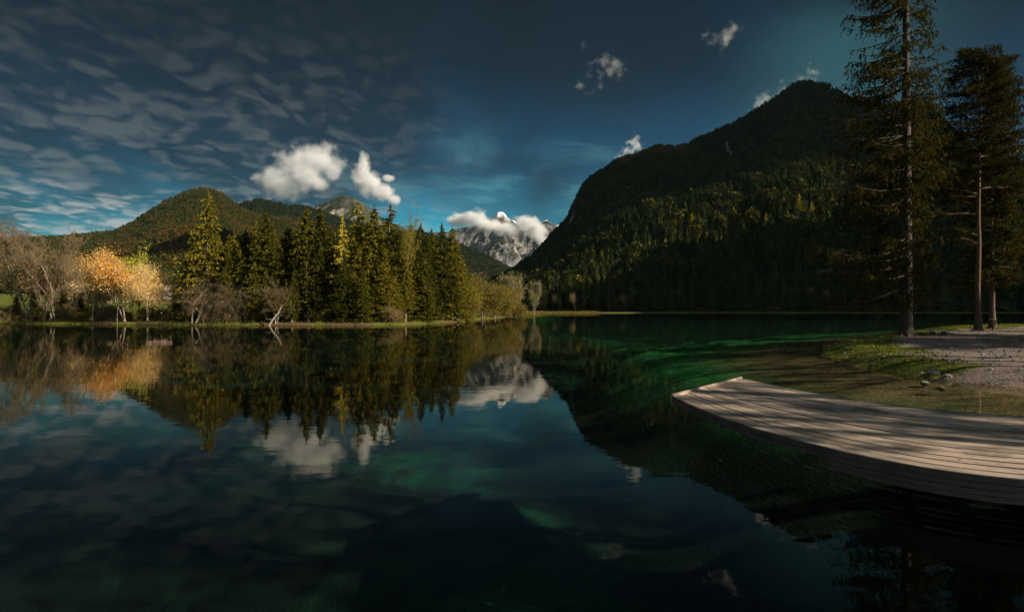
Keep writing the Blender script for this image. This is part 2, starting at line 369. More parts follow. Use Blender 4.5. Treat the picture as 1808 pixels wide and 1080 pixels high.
# water: a clear mirror surface; what the eye does not get reflected comes from the lit lake bed
m, q = mat('lake_water')
geo = q.n('ShaderNodeNewGeometry'); P = geo.outputs['Position']
w1 = q.noise(q.v('MULTIPLY', P, (.55, 1.5, 1)), 1.1, 3, .5); w2 = q.noise(q.v('MULTIPLY', P, (.35, 1.0, 1)), .22, 2, .5); w3 = q.noise(P, 4.5, 2, .5)
hh = q.m('ADD', q.m('MULTIPLY', w1, .30), q.m('ADD', q.m('MULTIPLY', w2, .9), q.m('MULTIPLY', w3, .035)))
bp = q.n('ShaderNodeBump', {'Height': hh, 'Strength': 1.0, 'Distance': .0065})
cs = q.m('ABSOLUTE', q.v('DOT_PRODUCT', bp.outputs[0], geo.outputs['Incoming'], 1))
fr = q.m('ADD', .02, q.m('MULTIPLY', .98, q.m('POWER', q.m('SUBTRACT', 1.0, cs, clamp=True), 5.0)))
gl = q.n('ShaderNodeBsdfGlossy', {'Color': (.66, .62, .55, 1), 'Roughness': .0, 'Normal': bp.outputs[0]})
tr = q.n('ShaderNodeBsdfTransparent', {'Color': (.82, .95, .88, 1)})
out(q, q.n('ShaderNodeMixShader', {0: fr, 1: tr, 2: gl}))
wx = [-230, 430]; wy = [-60, 440]
tag(obj('water', mesh('water', [(wx[0], wy[0], 0), (wx[1], wy[0], 0), (wx[1], wy[1], 0), (wx[0], wy[1], 0)], [[(0, 1, 2, 3)]], m)), kind='structure')

# ------------------------------------------------------------------ hills and mountains: sheets from foot to ridge and down the far side
def interp(pts, k, u):
    p = np.array([q_[0] for q_ in pts], float); v = np.array([q_[k] for q_ in pts], float)
    return np.interp(u, p, v)
def cliffs(u, s_):
    """bare rock faces on the right mountain"""
    f = np.zeros(u.shape)
    for cu, cs_, ru, rs_ in ((1112, .60, 26, .15), (1142, .57, 36, .08), (1168, .63, 20, .08), (1284, .72, 9, .10), (1290, .66, 6, .08), (1010, .75, 10, .10)):
        f = np.maximum(f, 1 - np.hypot((u - cu) / ru, (s_ - cs_) / rs_))
    return f
class Range:
    def __init__(s, name, pts, foot, material, zbase=0.0, prof=1.25, amp=.10, amp_r=.02, scale=300., nu=320, ns=150, back=.5, seed=1, ridge=False, lift=0.0):
        u = np.linspace(pts[0][0], pts[-1][0], nu); sv = np.concatenate([np.linspace(0, 1, ns), 1 + np.linspace(.04, back, 24)])
        U, S = np.meshgrid(u, sv)
        Dr = interp(pts, 2, U); zr = bz(interp(pts, 1, U), Dr) - lift
        Fo = interp(foot, 1, U) if isinstance(foot, list) else np.full(U.shape, float(foot))
        Dd = Fo + (Dr - Fo) * S
        Xh = (U - CX) / FPX * Dd; Yh = Dd
        sc = np.clip(S, 0, 1); f = sc ** prof
        h = zbase + (zr - zbase) * np.where(S <= 1, f, 1 - (S - 1) * 1.1)
        nz = fbm(Xh / scale, Yh / scale, seed, 7, .52, ridge)
        w = np.sin(pi * np.clip(S, 0, 1)) ** .7 * amp + amp_r * sstep(S, .5, 1)
        h = h + (nz - (.62 if ridge else .5)) * 2 * w * (zr - zbase)
        s.U, s.S, s.X, s.Y, s.Z, s.h = U, S, Xh, Yh, h, zr
        i = np.arange(U.size).reshape(U.shape)
        Q = np.stack([i[:-1, :-1], i[:-1, 1:], i[1:, 1:], i[1:, :-1]], -1).reshape(-1, 4)
        s.ob = tag(obj(name, mesh(name, np.c_[Xh.ravel(), Yh.ravel(), h.ravel()], [Q], material, True, {'s': S.ravel(), 'cliff': cliffs(U, S).ravel() if seed == 11 else 0 * S.ravel()})), kind='structure')
        s.u, s.sv = u, sv
    def sample(s, n, rnd, smax=1.04, pw=.5, umin=None, umax=None):
        """n random points of the sheet: x, y, z, u, s"""
        a = rnd.uniform(0, len(s.u) - 1.001, n) if umin is None else rnd.uniform(np.interp(umin, s.u, np.arange(len(s.u))), np.interp(umax, s.u, np.arange(len(s.u))) - .001, n)
        t = rnd.uniform(0, 1, n) ** pw * smax; b = np.interp(t, s.sv, np.arange(len(s.sv)))
        ia, ib = a.astype(int), np.minimum(b.astype(int), len(s.sv) - 2); fa, fb = a - ia, b - ib
        g_ = lambda A: (A[ib, ia] * (1 - fa) + A[ib, ia + 1] * fa) * (1 - fb) + (A[ib + 1, ia] * (1 - fa) + A[ib + 1, ia + 1] * fa) * fb
        return g_(s.X), g_(s.Y), g_(s.Z), g_(s.U), t

def slope_mat(name, soil, rock, rk=(.60, .78), scale=.01, snow=None, veg=None):
    m, q = mat(name); geo = q.n('ShaderNodeNewGeometry'); P = geo.outputs['Position']
    nz = q.n('ShaderNodeSeparateXYZ', {0: geo.outputs['Normal']}).outputs[2]; z = q.n('ShaderNodeSeparateXYZ', {0: P}).outputs[2]
    n1 = q.noise(P, scale, 9, .62); n2 = q.noise(q.v('MULTIPLY', P, (1, 1, .35)), scale * 4, 8, .7)
    rc = q.mix(q.rng(n2, .38, .62), rock[0], rock[1]); sc_ = q.mix(q.rng(n1, .4, .6), soil[0], soil[1])
    k = q.m('ADD', nz, q.m('MULTIPLY', q.m('SUBTRACT', n1, .5), .5))
    c = q.mix(q.rng(k, rk[0], rk[1]), rc, sc_)
    c = q.mix(q.rng(q.m('ADD', q.n('ShaderNodeAttribute', attribute_name='cliff').outputs['Fac'], q.m('MULTIPLY', q.m('SUBTRACT', n2, .5), .8)), .0, .3), c, q.mix(q.rng(n2, .35, .65), (.05, .046, .044), (.24, .22, .20)))
    if veg:
        kk = q.m('ADD', z, q.m('MULTIPLY', q.m('SUBTRACT', n1, .5), veg[2])); c = q.mix(q.rng(kk, veg[0], veg[1]), sc_, c)
    if snow:
        ks = q.m('MULTIPLY', q.rng(q.m('ADD', z, q.m('MULTIPLY', q.m('SUBTRACT', n2, .5), snow[2])), snow[0], snow[1]), q.rng(q.m('ADD', nz, q.m('MULTIPLY', q.m('SUBTRACT', n2, .5), .5)), .35, .6))
        c = q.mix(ks, c, (.8, .83, .88))
    p = q.n('ShaderNodeBsdfDiffuse', {0: c}); bp = q.n('ShaderNodeBump', {'Height': n2, 'Strength': .9, 'Distance': .12 / scale}); q.put(p.inputs['Normal'], bp.outputs[0])
    out(q, p); return m
M['forestfloor'] = slope_mat('forest_floor', ((.015, .018, .008), (.03, .026, .012)), ((.05, .048, .044), (.16, .15, .14)), (.42, .55), .008)
M['darkrock'] = slope_mat('dark_far_slope', ((.02, .03, .015), (.045, .05, .03)), ((.10, .09, .08), (.42, .36, .30)), (.50, .62), .003)
M['alpine'] = slope_mat('alpine_rock', ((.03, .04, .015), (.07, .07, .03)), ((.025, .027, .03), (.24, .23, .215)), (.70, .92), .0022, snow=(840, 930, 260), veg=(200, 330, 260))
M['shoulder'] = slope_mat('green_shoulder', ((.012, .020, .008), (.045, .045, .014)), ((.06, .055, .05), (.2, .18, .15)), (.3, .45), .003)

right = Range('mountain', [(760, 535, 1500), (830, 520, 1500), (900, 487, 1550), (940, 458, 1600), (1000, 393, 1600), (1030, 333, 1580), (1090, 293, 1560), (1150, 270, 1540), (1190, 270, 1520),
        (1250, 250, 1480), (1300, 225, 1440), (1350, 195, 1400), (1400, 158, 1350), (1430, 150, 1320), (1460, 156, 1300), (1500, 180, 1270), (1560, 188, 1230), (1610, 184, 1200),
        (1650, 205, 1160), (1680, 240, 1120), (1730, 275, 1060), (1808, 300, 1000), (1950, 330, 900), (2100, 380, 820), (2400, 450, 750), (2800, 500, 700)],
        [(760, 700), (900, 440), (1000, 405), (1300, 408), (1500, 405), (1650, 400), (1900, 380), (2800, 330)], M['forestfloor'], zbase=.5, prof=1.15, amp=.13, amp_r=.015, scale=230, nu=420, ns=220, seed=11)
lefth = Range('hill', [(-500, 420, 2000), (-200, 400, 2100), (0, 425, 2200), (100, 424, 2200), (200, 412, 2200), (240, 392, 2200), (290, 358, 2200), (330, 341, 2200), (360, 336, 2200), (390, 345, 2200), (420, 366, 2200),
        (450, 380, 2200), (520, 392, 2250), (600, 408, 2300), (700, 440, 2400), (800, 490, 2500), (860, 530, 2600)], [(-500, 260), (100, 300), (500, 420), (860, 900)], M['forestfloor'], zbase=4, prof=1.5, amp=.10, amp_r=.02, scale=330, nu=300, ns=150, seed=23)
backh = Range('far_hill', [(380, 385, 3300), (430, 363, 3300), (455, 356, 3300), (480, 359, 3300), (505, 366, 3300), (540, 368, 3400), (570, 380, 3500), (640, 400, 3500), (720, 430, 3500)], 2400, M['forestfloor'], zbase=4, prof=1.2, amp_r=.02, nu=140, ns=60, seed=31)
crag = Range('rocky_peak', [(500, 400, 4600), (545, 372, 4600), (565, 358, 4600), (590, 351, 4600), (608, 347, 4600), (625, 350, 4600), (645, 362, 4650), (670, 380, 4700), (720, 405, 4700), (770, 440, 4700)], 3600, M['darkrock'], zbase=4, prof=1.1, amp=.16, amp_r=.05, scale=420, nu=180, ns=110, seed=37, ridge=True)
snow = Range('snowy_mountain', [(640, 430, 6400), (740, 415, 6400), (790, 403, 6400), (820, 392, 6400), (850, 383, 6300), (868, 377, 6300), (880, 371, 6200), (888, 370, 6200), (898, 378, 6200), (912, 385, 6300), (930, 394, 6400), (948, 386, 6400), (960, 381, 6300),
        (966, 379, 6300), (976, 384, 6300), (990, 390, 6400), (1040, 398, 6400), (1150, 420, 6400)], 4300, M['alpine'], zbase=4, prof=1.05, amp=.26, amp_r=.08, scale=520, lift=45, nu=420, ns=220, seed=43, ridge=True)
should = Range('green_hill', [(640, 405, 3900), (740, 412, 3900), (790, 425, 3900), (820, 438, 3850), (850, 450, 3800), (880, 466, 3700), (910, 482, 3600), (960, 495, 3600), (1020, 500, 3600)], 2700, M['shoulder'], zbase=4, prof=1.1, amp=.10, amp_r=.04, scale=260, nu=160, ns=80, seed=47)

# unseen ridge added right of the lake, its crest shaped to shade the slope
xs, ys = np.meshgrid(np.linspace(380, 2300, 150), np.linspace(-60, 1700, 140))
xr_ = np.maximum(900, .95 * ys + 250); zr_ = np.interp(ys, [20, 45, 70, 137, 273, 325, 450, 700, 900, 1100, 1700], [0, 330, 485, 462, 472, 408, 420, 420, 480, 500, 500])
q_ = (xs - xr_) / np.where(xs < xr_, 330, 700); hz_ = zr_ * np.clip(1 - np.abs(q_), 0, 1) ** 1.05 + (fbm(xs / 160, ys / 160, 71, 5) - .5) * 14 * np.clip(1 - np.abs(q_), 0, 1) - 3
MS = (xs, ys, hz_); i_ = np.arange(xs.size).reshape(xs.shape)
tag(obj('mountain', mesh('mountain', np.c_[xs.ravel(), ys.ravel(), hz_.ravel()], [np.stack([i_[:-1, :-1], i_[:-1, 1:], i_[1:, 1:], i_[1:, :-1]], -1).reshape(-1, 4)], M['forestfloor'], True)), kind='structure')

# ------------------------------------------------------------------ tree builders
def crown_spruce(seed, H=20., Rr=3.6, n_lv=70, per=11, z0=.10, leaf=.48, dens=13, lean=0):
    rd = np.random.RandomState(seed); mb = MB(); P = []; Dr = []
    for i in range(n_lv):
        t = (i + rd.uniform(-.4, .4)) / n_lv; z = H * (z0 + (0.985 - z0) * t)
        base = Rr * (1 - t) ** .80 * (1 + .18 * math.sin(i * 1.7 + seed)) + .12
        if t < .18: base *= rd.uniform(.45, .95)
        k = max(3, int(per * (1 - .45 * t)))
        for a in rd.uniform(0, 2 * pi, k):
            L = base * rd.uniform(.6, 1.18); nn = max(2, int(dens * L / Rr * 1.35) + 1)
            q_ = np.linspace(.18, 1, nn); sag = -.30 * L * q_ ** 1.2 + .13 * L * q_ ** 3 + rd.uniform(-.1, .25) * q_ * L * (t * .6)
            x = np.cos(a) * q_ * L; y = np.sin(a) * q_ * L
            sp_ = .10 * L * q_
            P.append(np.c_[x + rd.normal(0, 1, nn) * sp_, y + rd.normal(0, 1, nn) * sp_, z + sag + rd.normal(0, .10, nn)])
            Dr.append(np.tile([cos(a) * .8, sin(a) * .8, -.42], (nn, 1)))
    P = np.concatenate(P); Dr = np.concatenate(Dr)
    leaves(mb, P, leaf, rd, dirs=Dr, wid=.42); leaves(mb, P - [0, 0, .14], leaf * .8, rd, dirs=Dr * .5 - [0, 0, .7], wid=.40)
    top = np.c_[rd.normal(0, .06, 14), rd.normal(0, .06, 14), H * rd.uniform(.95, 1.01, 14)]
    leaves(mb, top, .4, rd, dirs=np.tile([0, 0, 1.], (14, 1)), wid=.25)
    return mb
def trunk_mb(H, r, bend=.15, seed=0, k=8, flare=1.5):
    rd = np.random.RandomState(seed); mb = MB(); t = np.array([0, .02, .06, .2, .35, .5, .65, .8, .92, 1.0])
    o = np.cumsum(rd.normal(0, bend, (10, 2)), 0) * t[:, None]
    rr = r * (1 - t * .93); rr[0] *= flare; rr[1] *= 1 + (flare - 1) * .45
    mb.tube(np.c_[o, t * H], rr, k, a=.5); return mb, o
def spruce(seed, H, Rr, mt='spruce', **kw):
    c = crown_spruce(seed, H, Rr, **kw).me('crown', M[mt]); tm = trunk_mb(H * .98, H * .011 + .05, .02, seed)[0]
    # dead snags on the bare lower stem
    rd = np.random.RandomState(seed + 5); n = 26; z = rd.uniform(.03, .35, n) * H; a = rd.uniform(0, 2 * pi, n); L = rd.uniform(.4, 1.5, n)
    A = np.c_[np.zeros(n), np.zeros(n), z]; B = A + np.c_[np.cos(a) * L, np.sin(a) * L, rd.uniform(-.35, .1, n)]
    segs(tm, A, B, np.full(n, .035), np.full(n, .008)); return c, tm.me('trunk', M['darkbark' if mt == 'darkspruce' else 'bark'], True)
def mk_tree(name, parts, label, cat, loc=(0, 0, 0), rz=0, group=None, sc=1.0):
    t = thing(name, label, cat, loc, rz, group, sc)
    for nm, me in parts: obj(nm, me, t)
    return t

def branching(seed, H=16., r0=.2, depth=6, spread=.5, up=.25, kids=(2, 4), first=.28, lenf=.72, len0=.36, wob=.12, twn=1.0, stems=1, curl=0.0):
    """bare tree: trunk+limb segments, and thin twig segments"""
    rd = np.random.RandomState(seed); big = ([], [], [], []); fine = ([], [], [], []); tips = []
    def grow(p, dr, L, r, lv):
        ns = 4 if lv < 2 else 3; q_ = p
        pts = []
        for i in range(ns):
            dr = dr + rd.normal(0, wob, 3) + np.array([0, 0, (up * .25 if lv else .05) - curl * lv * .05]); dr = dr / np.linalg.norm(dr)
            e = q_ + dr * L / ns; ra, rb = r * (1 - .45 * i / ns), r * (1 - .45 * (i + 1) / ns)
            tgt = big if lv <= 1 else fine
            tgt[0].append(q_); tgt[1].append(e); tgt[2].append(ra); tgt[3].append(rb); q_ = e; pts.append((e.copy(), dr.copy(), rb))
        if lv >= depth: tips.extend([p_[0] for p_ in pts]); return
        if lv >= depth - 1: tips.append(q_)
        nk = rd.randint(kids[0], kids[1] + 1) + (3 if lv == 0 else 0)
        for j in range(nk):
            i_ = rd.randint(0 if lv else 1, ns); pp, dd, rr = pts[i_]
            ax = rd.normal(size=3); ax -= dd * np.dot(ax, dd); ax /= np.linalg.norm(ax) + 1e-9
            an = spread * rd.uniform(.55, 1.5); nd = dd * cos(an) + ax * sin(an); nd[2] += up * .35; nd /= np.linalg.norm(nd)
            grow(pp, nd, L * lenf * rd.uniform(.7, 1.15), max(rr * rd.uniform(.45, .65), .008 * twn), lv + 1)
        grow(q_, dr, L * lenf * rd.uniform(.8, 1.1), pts[-1][2] * .85, lv + 1)
    for s_ in range(stems):
        a = rd.uniform(0, 2 * pi); ln = 0 if stems == 1 else rd.uniform(.12, .38)
        dv = np.array([cos(a) * ln, sin(a) * ln, 1.]); grow(np.array([cos(a), sin(a), 0]) * (.25 if stems > 1 else 0) * r0 * 4, dv / np.linalg.norm(dv), H * len0, r0 * (1 if s_ == 0 else .75), 0)
    mx = max(t_[2] for t_ in tips); sc = H / mx
    f = lambda L_: [np.array(L_[0]) * sc, np.array(L_[1]) * sc, np.array(L_[2]), np.array(L_[3])]
    return f(big), f(fine), np.array(tips) * sc
def bare_tree(seed, mt_b='bark', mt_t='twig', leafn=0, leafm=None, leaf=.3, jit=.4, twr=1.0, **kw):
    bg_, fn, tips = branching(seed, **kw); parts = []
    mb = MB(); segs(mb, *bg_, k=6); parts.append(('trunk', mb.me('trunk', M[mt_b], True)))
    mb = MB(); fn[2] = np.maximum(fn[2], .011 * twr); fn[3] = np.maximum(fn[3], .008 * twr); segs(mb, *fn, k=3); parts.append(('branches', mb.me('branches', M[mt_t])))
    if leafn:
        rd = np.random.RandomState(seed + 3); i = rd.randint(0, len(tips), leafn); mb = MB()
        leaves(mb, tips[i] + rd.normal(0, jit, (leafn, 3)), leaf, rd, droop=.2, wid=.6); parts.append(('leaves', mb.me('leaves', M[leafm])))
    return parts

# ------------------------------------------------------------------ forests on the slopes (nobody could count them)
def low_conifer(seed, tiers=7, n=9):
    rd = np.random.RandomState(seed); mb = MB()
    for i in range(tiers):
        t = i / tiers; z0 = .10 + .78 * t; z1 = z0 + .30 * (1 - t * .5); r = .21 * (1 - t) ** .85 + .02
        a = np.linspace(0, 2 * pi, n, False) + rd.uniform(0, 6); rr = r * rd.uniform(.65, 1.25, n)
        V = np.r_[np.c_[np.cos(a) * rr, np.sin(a) * rr, z0 + rd.uniform(-.05, .03, n)], [[0, 0, min(z1, 1)]]]
        mb.add(V, T=[(k, (k + 1) % n, n) for k in range(n)], a=rd.uniform(0, 1, n + 1))
    k = 110; zz = rd.uniform(.08, .98, k); a = rd.uniform(0, 2 * pi, k); rr = .22 * (1 - zz) ** .8 * rd.uniform(.6, 1.2, k)
    leaves(mb, np.c_[np.cos(a) * rr, np.sin(a) * rr, zz], .085, rd, dirs=np.c_[np.cos(a), np.sin(a), -.4 + 0 * a], wid=.5)
    mb.tube([(0, 0, 0), (0, 0, .2)], [.015, .012], 4, a=.1)
    return mb.me('far_conifer', M['fc'])
def low_broad(seed):
    rd = np.random.RandomState(seed); mb = MB(); k = 420
    D = rd.normal(size=(k, 3)); D /= np.linalg.norm(D, axis=1)[:, None]; r = rd.uniform(.5, 1, k) ** .5
    lob = 1 + .25 * np.sin(D[:, 0] * 5 + seed) * np.cos(D[:, 2] * 4)
    P = D * (r * lob)[:, None] * [.30, .30, .38] + [0, 0, .60]
    leaves(mb, P, .12, rd, wid=.8); mb.tube([(0, 0, 0), (0, 0, .5)], [.02, .012], 4, a=.1)
    return mb.me('far_broadleaf', M['fc'])
M['fc'] = foliage('forest_crowns', None, .15, inst=[(0, (.012, .018, .007)), (.30, (.028, .036, .010)), (.52, (.045, .050, .013)), (.66, (.070, .060, .014)), (.80, (.12, .060, .020)), (.92, (.15, .068, .026)), (1, (.24, .15, .03))])
protos = [bpy.data.objects.new('far_conifer', low_conifer(s_)) for s_ in (1, 2, 3, 4)] + [bpy.data.objects.new('far_broadleaf', low_broad(s_)) for s_ in (5, 6, 7)]
def forest(name, P, size, hue, kind_idx, label, seed=0):
    rd = np.random.RandomState(seed); n = len(P)
    me = bpy.data.meshes.new(name); me.vertices.add(n); me.vertices.foreach_set('co', np.asarray(P, np.float32).ravel())
    for k, v in (('size', size), ('hue', hue), ('turn', rd.uniform(0, 6.28, n)), ('wide', rd.uniform(.8, 1.25, n))):
        me.attributes.new(k, 'FLOAT', 'POINT').data.foreach_set('value', np.asarray(v, np.float32))
    me.attributes.new('pick', 'INT', 'POINT').data.foreach_set('value', np.asarray(kind_idx, np.int32)); me.update()
    o = tag(obj(name, me), label, 'forest', kind='stuff')
    nt = bpy.data.node_groups.new(name, 'GeometryNodeTree'); nt.interface.new_socket('Geometry', in_out='INPUT', socket_type='NodeSocketGeometry'); nt.interface.new_socket('Geometry', in_out='OUTPUT', socket_type='NodeSocketGeometry')
    q = NT(nt); gi = q.n('NodeGroupInput'); go = q.n('NodeGroupOutput')
    j = q.n('GeometryNodeJoinGeometry')
    for p_ in reversed(protos):
        oi = q.n('GeometryNodeObjectInfo'); oi.inputs['Object'].default_value = p_; oi.inputs['As Instance'].default_value = True; nt.links.new(oi.outputs['Geometry'], j.inputs[0])
    def na(nm, dt='FLOAT'): return q.n('GeometryNodeInputNamedAttribute', {'Name': nm}, data_type=dt).outputs[0]
    m2p = q.n('GeometryNodeMeshToPoints', {0: gi.outputs[0]})
    sc = q.n('ShaderNodeCombineXYZ', {0: q.m('MULTIPLY', na('size'), na('wide')), 1: q.m('MULTIPLY', na('size'), na('wide')), 2: na('size')})
    rt = q.n('ShaderNodeCombineXYZ', {2: na('turn')})
    ip = q.n('GeometryNodeInstanceOnPoints', {'Points': m2p.outputs[0], 'Instance': j.outputs[0], 'Pick Instance': True, 'Instance Index': na('pick', 'INT'), 'Rotation': rt.outputs[0], 'Scale': sc.outputs[0]})
    nt.links.new(ip.outputs[0], go.inputs[0])
    md = o.modifiers.new('scatter', 'NODES'); md.node_group = nt
    return o
rd = np.random.RandomState(3)
x, y, z, u, s_ = right.sample(95000, rd, 1.06, .62)
nz = fbm(x / 90, y / 90, 51, 4); nz2 = fbm(x / 260, y / 260, 55, 3)
keep = (cliffs(u, s_) + (nz - .5) * .8 < .25) & (s_ > .012)
keep &= rd.uniform(size=len(x)) < 1.1 - .25 * s_
x, y, z, u, s_, nz, nz2 = [a[keep] for a in (x, y, z, u, s_, nz, nz2)]
br = rd.uniform(size=len(x)) < .10 + .65 * sstep(nz2, .5, .62)
hue = np.where(br, rd.uniform(.52, .95, len(x)), rd.uniform(.0, .55, len(x))) * (.45 + .40 * nz)
# wooded knob at the ridge's left end: sunlight put into yellower crown colours
knob = (u > 1090) & (u < 1215) & (s_ > .86); hue = np.where(knob, rd.uniform(.5, 1, len(x)), hue)
sz = (7 + 17 * rd.uniform(size=len(x)) ** 1.6) * (1.15 - .35 * s_) * (.75 + .5 * fbm(x / 45, y / 45, 57, 3))
forest('mountain_forest', np.c_[x, y, z - .8], sz, hue, np.where(br, rd.randint(4, 7, len(x)), rd.randint(0, 4, len(x))), 'dark mixed forest covering the big mountain on the right', 1)

x, y, z, u, s_ = lefth.sample(90000, rd, 1.04, .6)
nz2 = fbm(x / 240, y / 240, 61, 5); nz = fbm(x / 60, y / 60, 63, 3)
br = rd.uniform(size=len(x)) < .10 + .55 * sstep(nz2, .52, .64)
hue = np.where(br, rd.uniform(.46, .82, len(x)), rd.uniform(.15, .60, len(x)))
forest('hill_forest', np.c_[x, y, z - .5], rd.uniform(11, 19, len(x)), hue, np.where(br, rd.randint(4, 7, len(x)), rd.randint(0, 4, len(x))), 'green and russet autumn forest covering the cone-shaped hill', 2)
x, y, z, u, s_ = backh.sample(9000, rd, 1.04, .45)
x2, y2, z2, u2, s2 = should.sample(9000, rd, 1.04, .5)
forest('green_hill_forest', np.c_[x2, y2, z2 - 4], rd.uniform(14, 26, len(x2)), rd.uniform(0, .62, len(x2)), rd.randint(0, 7, len(x2)), 'dark forest patches on the green slope below the snowy mountain', 4)
forest('far_hill_forest', np.c_[x, y, z], rd.uniform(14, 24, len(x)), rd.uniform(0, .5, len(x)), rd.randint(0, 7, len(x)), 'dark forest on the low far hill behind the cone-shaped hill', 3)

# ------------------------------------------------------------------ the stand of spruces on the left shore
def gz1(x, y): return float(ground_z(np.array([x]), np.array([y]))[0])
def base_at(px, D): x_ = bx(px, D); return (x_, D, gz1(x_, D) - .08)
proto_sp = []
for k, (sd, R_, kw) in enumerate([(1, 3.3, {}), (2, 2.7, dict(n_lv=48, per=8)), (3, 4.0, dict(z0=.05)), (4, 3.0, dict(z0=.2, n_lv=56)), (5, 2.5, {}), (6, 3.6, dict(n_lv=40, per=9, z0=.16)), (7, 3.0, dict(z0=.03)), (8, 2.9, dict(n_lv=44, per=7, z0=.3))]): proto_sp.append(('spruce', 20., spruce(sd, 20., R_, **kw)))
proto_lr = spruce(11, 20., 3.0, 'larch', n_lv=40, per=6, leaf=.55)
proto_bigsp = spruce(21, 22., 5.4, n_lv=54, per=9, leaf=.70, dens=12, z0=.08)
used = {}
def plant(key, parts, Hp, name, label, cat, px, topy, D, group=None, wx_=1.0, loc=None, Ht=None):
    b = loc or base_at(px, D); H_ = Ht or (bz(topy, b[1]) - b[2]); sc = H_ / Hp; rz = random.uniform(0, 6.28)
    if key not in used:
        t = mk_tree(name, [(('crown' if i == 0 else 'trunk'), p) for i, p in enumerate(parts)] if not isinstance(parts[0], tuple) else parts, label, cat, b, rz, group); t.scale = (sc * wx_, sc * wx_, sc); used[key] = t
    else:
        t = copy_tree(used[key], b, rz, sc * wx_, label, group, sz=sc)
    if cat in ('spruce', 'larch'): t.rotation_euler[0] = random.gauss(0, .022); t.rotation_euler[1] = random.gauss(0, .022)
    if group is None and 'group' in t: del t['group']
    t['category'] = cat
    return t
GS = 'spruces in the dense stand on the left shore'
plant('big', proto_bigsp, 22., 'spruce', 'tallest broad spruce at the left end of the stand, before the cone-shaped hill', 'spruce', 363, 337, 103)
front = [(436, 403, 104, 'spruce with a low blunt top, first after the broad tall spruce'), (453, 386, 106, 'slim olive spruce left of the bare brown tree on the shore'),
    (469, 372, 102, 'pointed spruce rising just behind the bare brown tree on the shore'), (539, 364, 103, 'dark sharp-tipped spruce between the bare brown tree and the yellowish larch'),
    (575, 366, 104, 'full olive spruce just left of the yellowish larch'), (637, 354, 104, 'dark spire-like spruce directly right of the yellowish larch'),
    (664, 364, 102, 'olive spruce between the two tallest spires in the middle of the stand'), (686, 360, 103, 'pointed spruce just left of the airy tall larch'),
    (744, 396, 112, 'shorter spruce just right of the airy tall larch'), (780, 393, 116, 'spruce near the right end of the stand with a full lit crown'),
    (797, 402, 119, 'last tall dark spruce at the right end of the stand')]
for i, (px, ty, D, lb) in enumerate(front):
    k = i % 8; plant(('sp', k), proto_sp[k][2], 20., 'spruce', lb, 'spruce', px, ty, D, None, 1.35)
plant('lr', proto_lr, 20., 'larch', 'yellowish larch standing among the dark spruces of the stand', 'larch', 604, 381, 101, None, 1.05)
rest = [(310, 470, 118), (330, 455, 116), (385, 420, 116), (402, 412, 118), (418, 425, 104), (408, 450, 102), (345, 455, 106), (395, 470, 100), (446, 455, 100), (515, 470, 99.5), (545, 440, 100.5), (612, 445, 100), (672, 455, 100), (695, 470, 100.5), (716, 450, 104), (750, 445, 108), (395, 430, 106), (415, 415, 112), (425, 440, 102), (450, 430, 101), (486, 402, 108), (508, 394, 105), (498, 440, 102), (522, 400, 112), (552, 392, 110), (560, 420, 101), (590, 400, 113), (590, 440, 101),
    (620, 400, 112), (628, 425, 100), (650, 385, 115), (655, 430, 101), (675, 395, 118), (680, 440, 101), (700, 392, 112), (705, 430, 105), (728, 395, 118), (728, 440, 108), (757, 400, 124), (762, 432, 114), (770, 415, 128), (788, 440, 121), (806, 428, 126), (815, 452, 132), (340, 430, 110), (380, 400, 112), (322, 470, 112), (640, 470, 99), (570, 470, 99.5), (520, 455, 100.5), (470, 450, 108),
    (480, 420, 120), (530, 430, 122), (580, 400, 125), (630, 410, 126), (690, 400, 128), (740, 420, 130), (410, 450, 122), (600, 430, 130), (660, 420, 134), (720, 420, 138), (776, 430, 140), (445, 420, 126), (505, 430, 130), (555, 430, 132)]
for i, (px, ty, D) in enumerate(rest):
    k = (i * 3 + 1) % 8; plant(('sp', k), proto_sp[k][2], 20., 'spruce', 'olive green spruce packed among others in the dense stand on the left shore', 'spruce', px, ty + random.uniform(-3, 6), D + random.uniform(-1, 1), GS, random.uniform(1.15, 1.55))

# airy larch, bare and coloured broadleaf trees
P_airy = bare_tree(31, 'palebark', 'twig', 2600, 'larch', .26, .5, H=20., r0=.16, depth=5, spread=.45, up=.5, kids=(2, 3), len0=.45, lenf=.62)
P_tall = bare_tree(32, 'palebark', 'twig', 500, 'tan', .26, .5, H=16., r0=.20, depth=6, spread=.42, up=.45, kids=(2, 3), len0=.38, lenf=.68, twr=1.3)
P_tall2 = bare_tree(33, 'palebark', 'twig', 300, 'tan', .26, .5, H=16., r0=.18, depth=6, spread=.50, up=.4, kids=(2, 3), len0=.40, lenf=.68, twr=1.3)
P_slim = bare_tree(34, 'palebark', 'twig', 350, 'tan', .24, .4, H=14., r0=.14, depth=5, spread=.40, up=.5, kids=(2, 3), len0=.48, lenf=.60, twr=1.3)
P_tangle = bare_tree(35, 'palebark', 'brushwood', 0, None, H=11., r0=.22, depth=5, spread=.75, up=.05, kids=(2, 3), len0=.30, lenf=.74, wob=.22, curl=1.0, stems=2, twr=1.3)
P_brown = bare_tree(36, 'palebark', 'brushwood', 2600, 'bush', .22, .5, H=10., r0=.16, depth=6, spread=.62, up=.12, kids=(2, 3), len0=.30, lenf=.72, wob=.16, stems=3, twr=1.3)
P_orange = bare_tree(37, 'palebark', 'palebark', 20000, 'orange', .21, .6, H=13., r0=.18, depth=6, spread=.55, up=.3, kids=(2, 3), len0=.30, lenf=.70, stems=2)
P_gold = bare_tree(44, 'palebark', 'palebark', 18000, 'gold', .21, .6, H=13., r0=.18, depth=6, spread=.6, up=.25, kids=(2, 3), len0=.28, lenf=.70, stems=3)
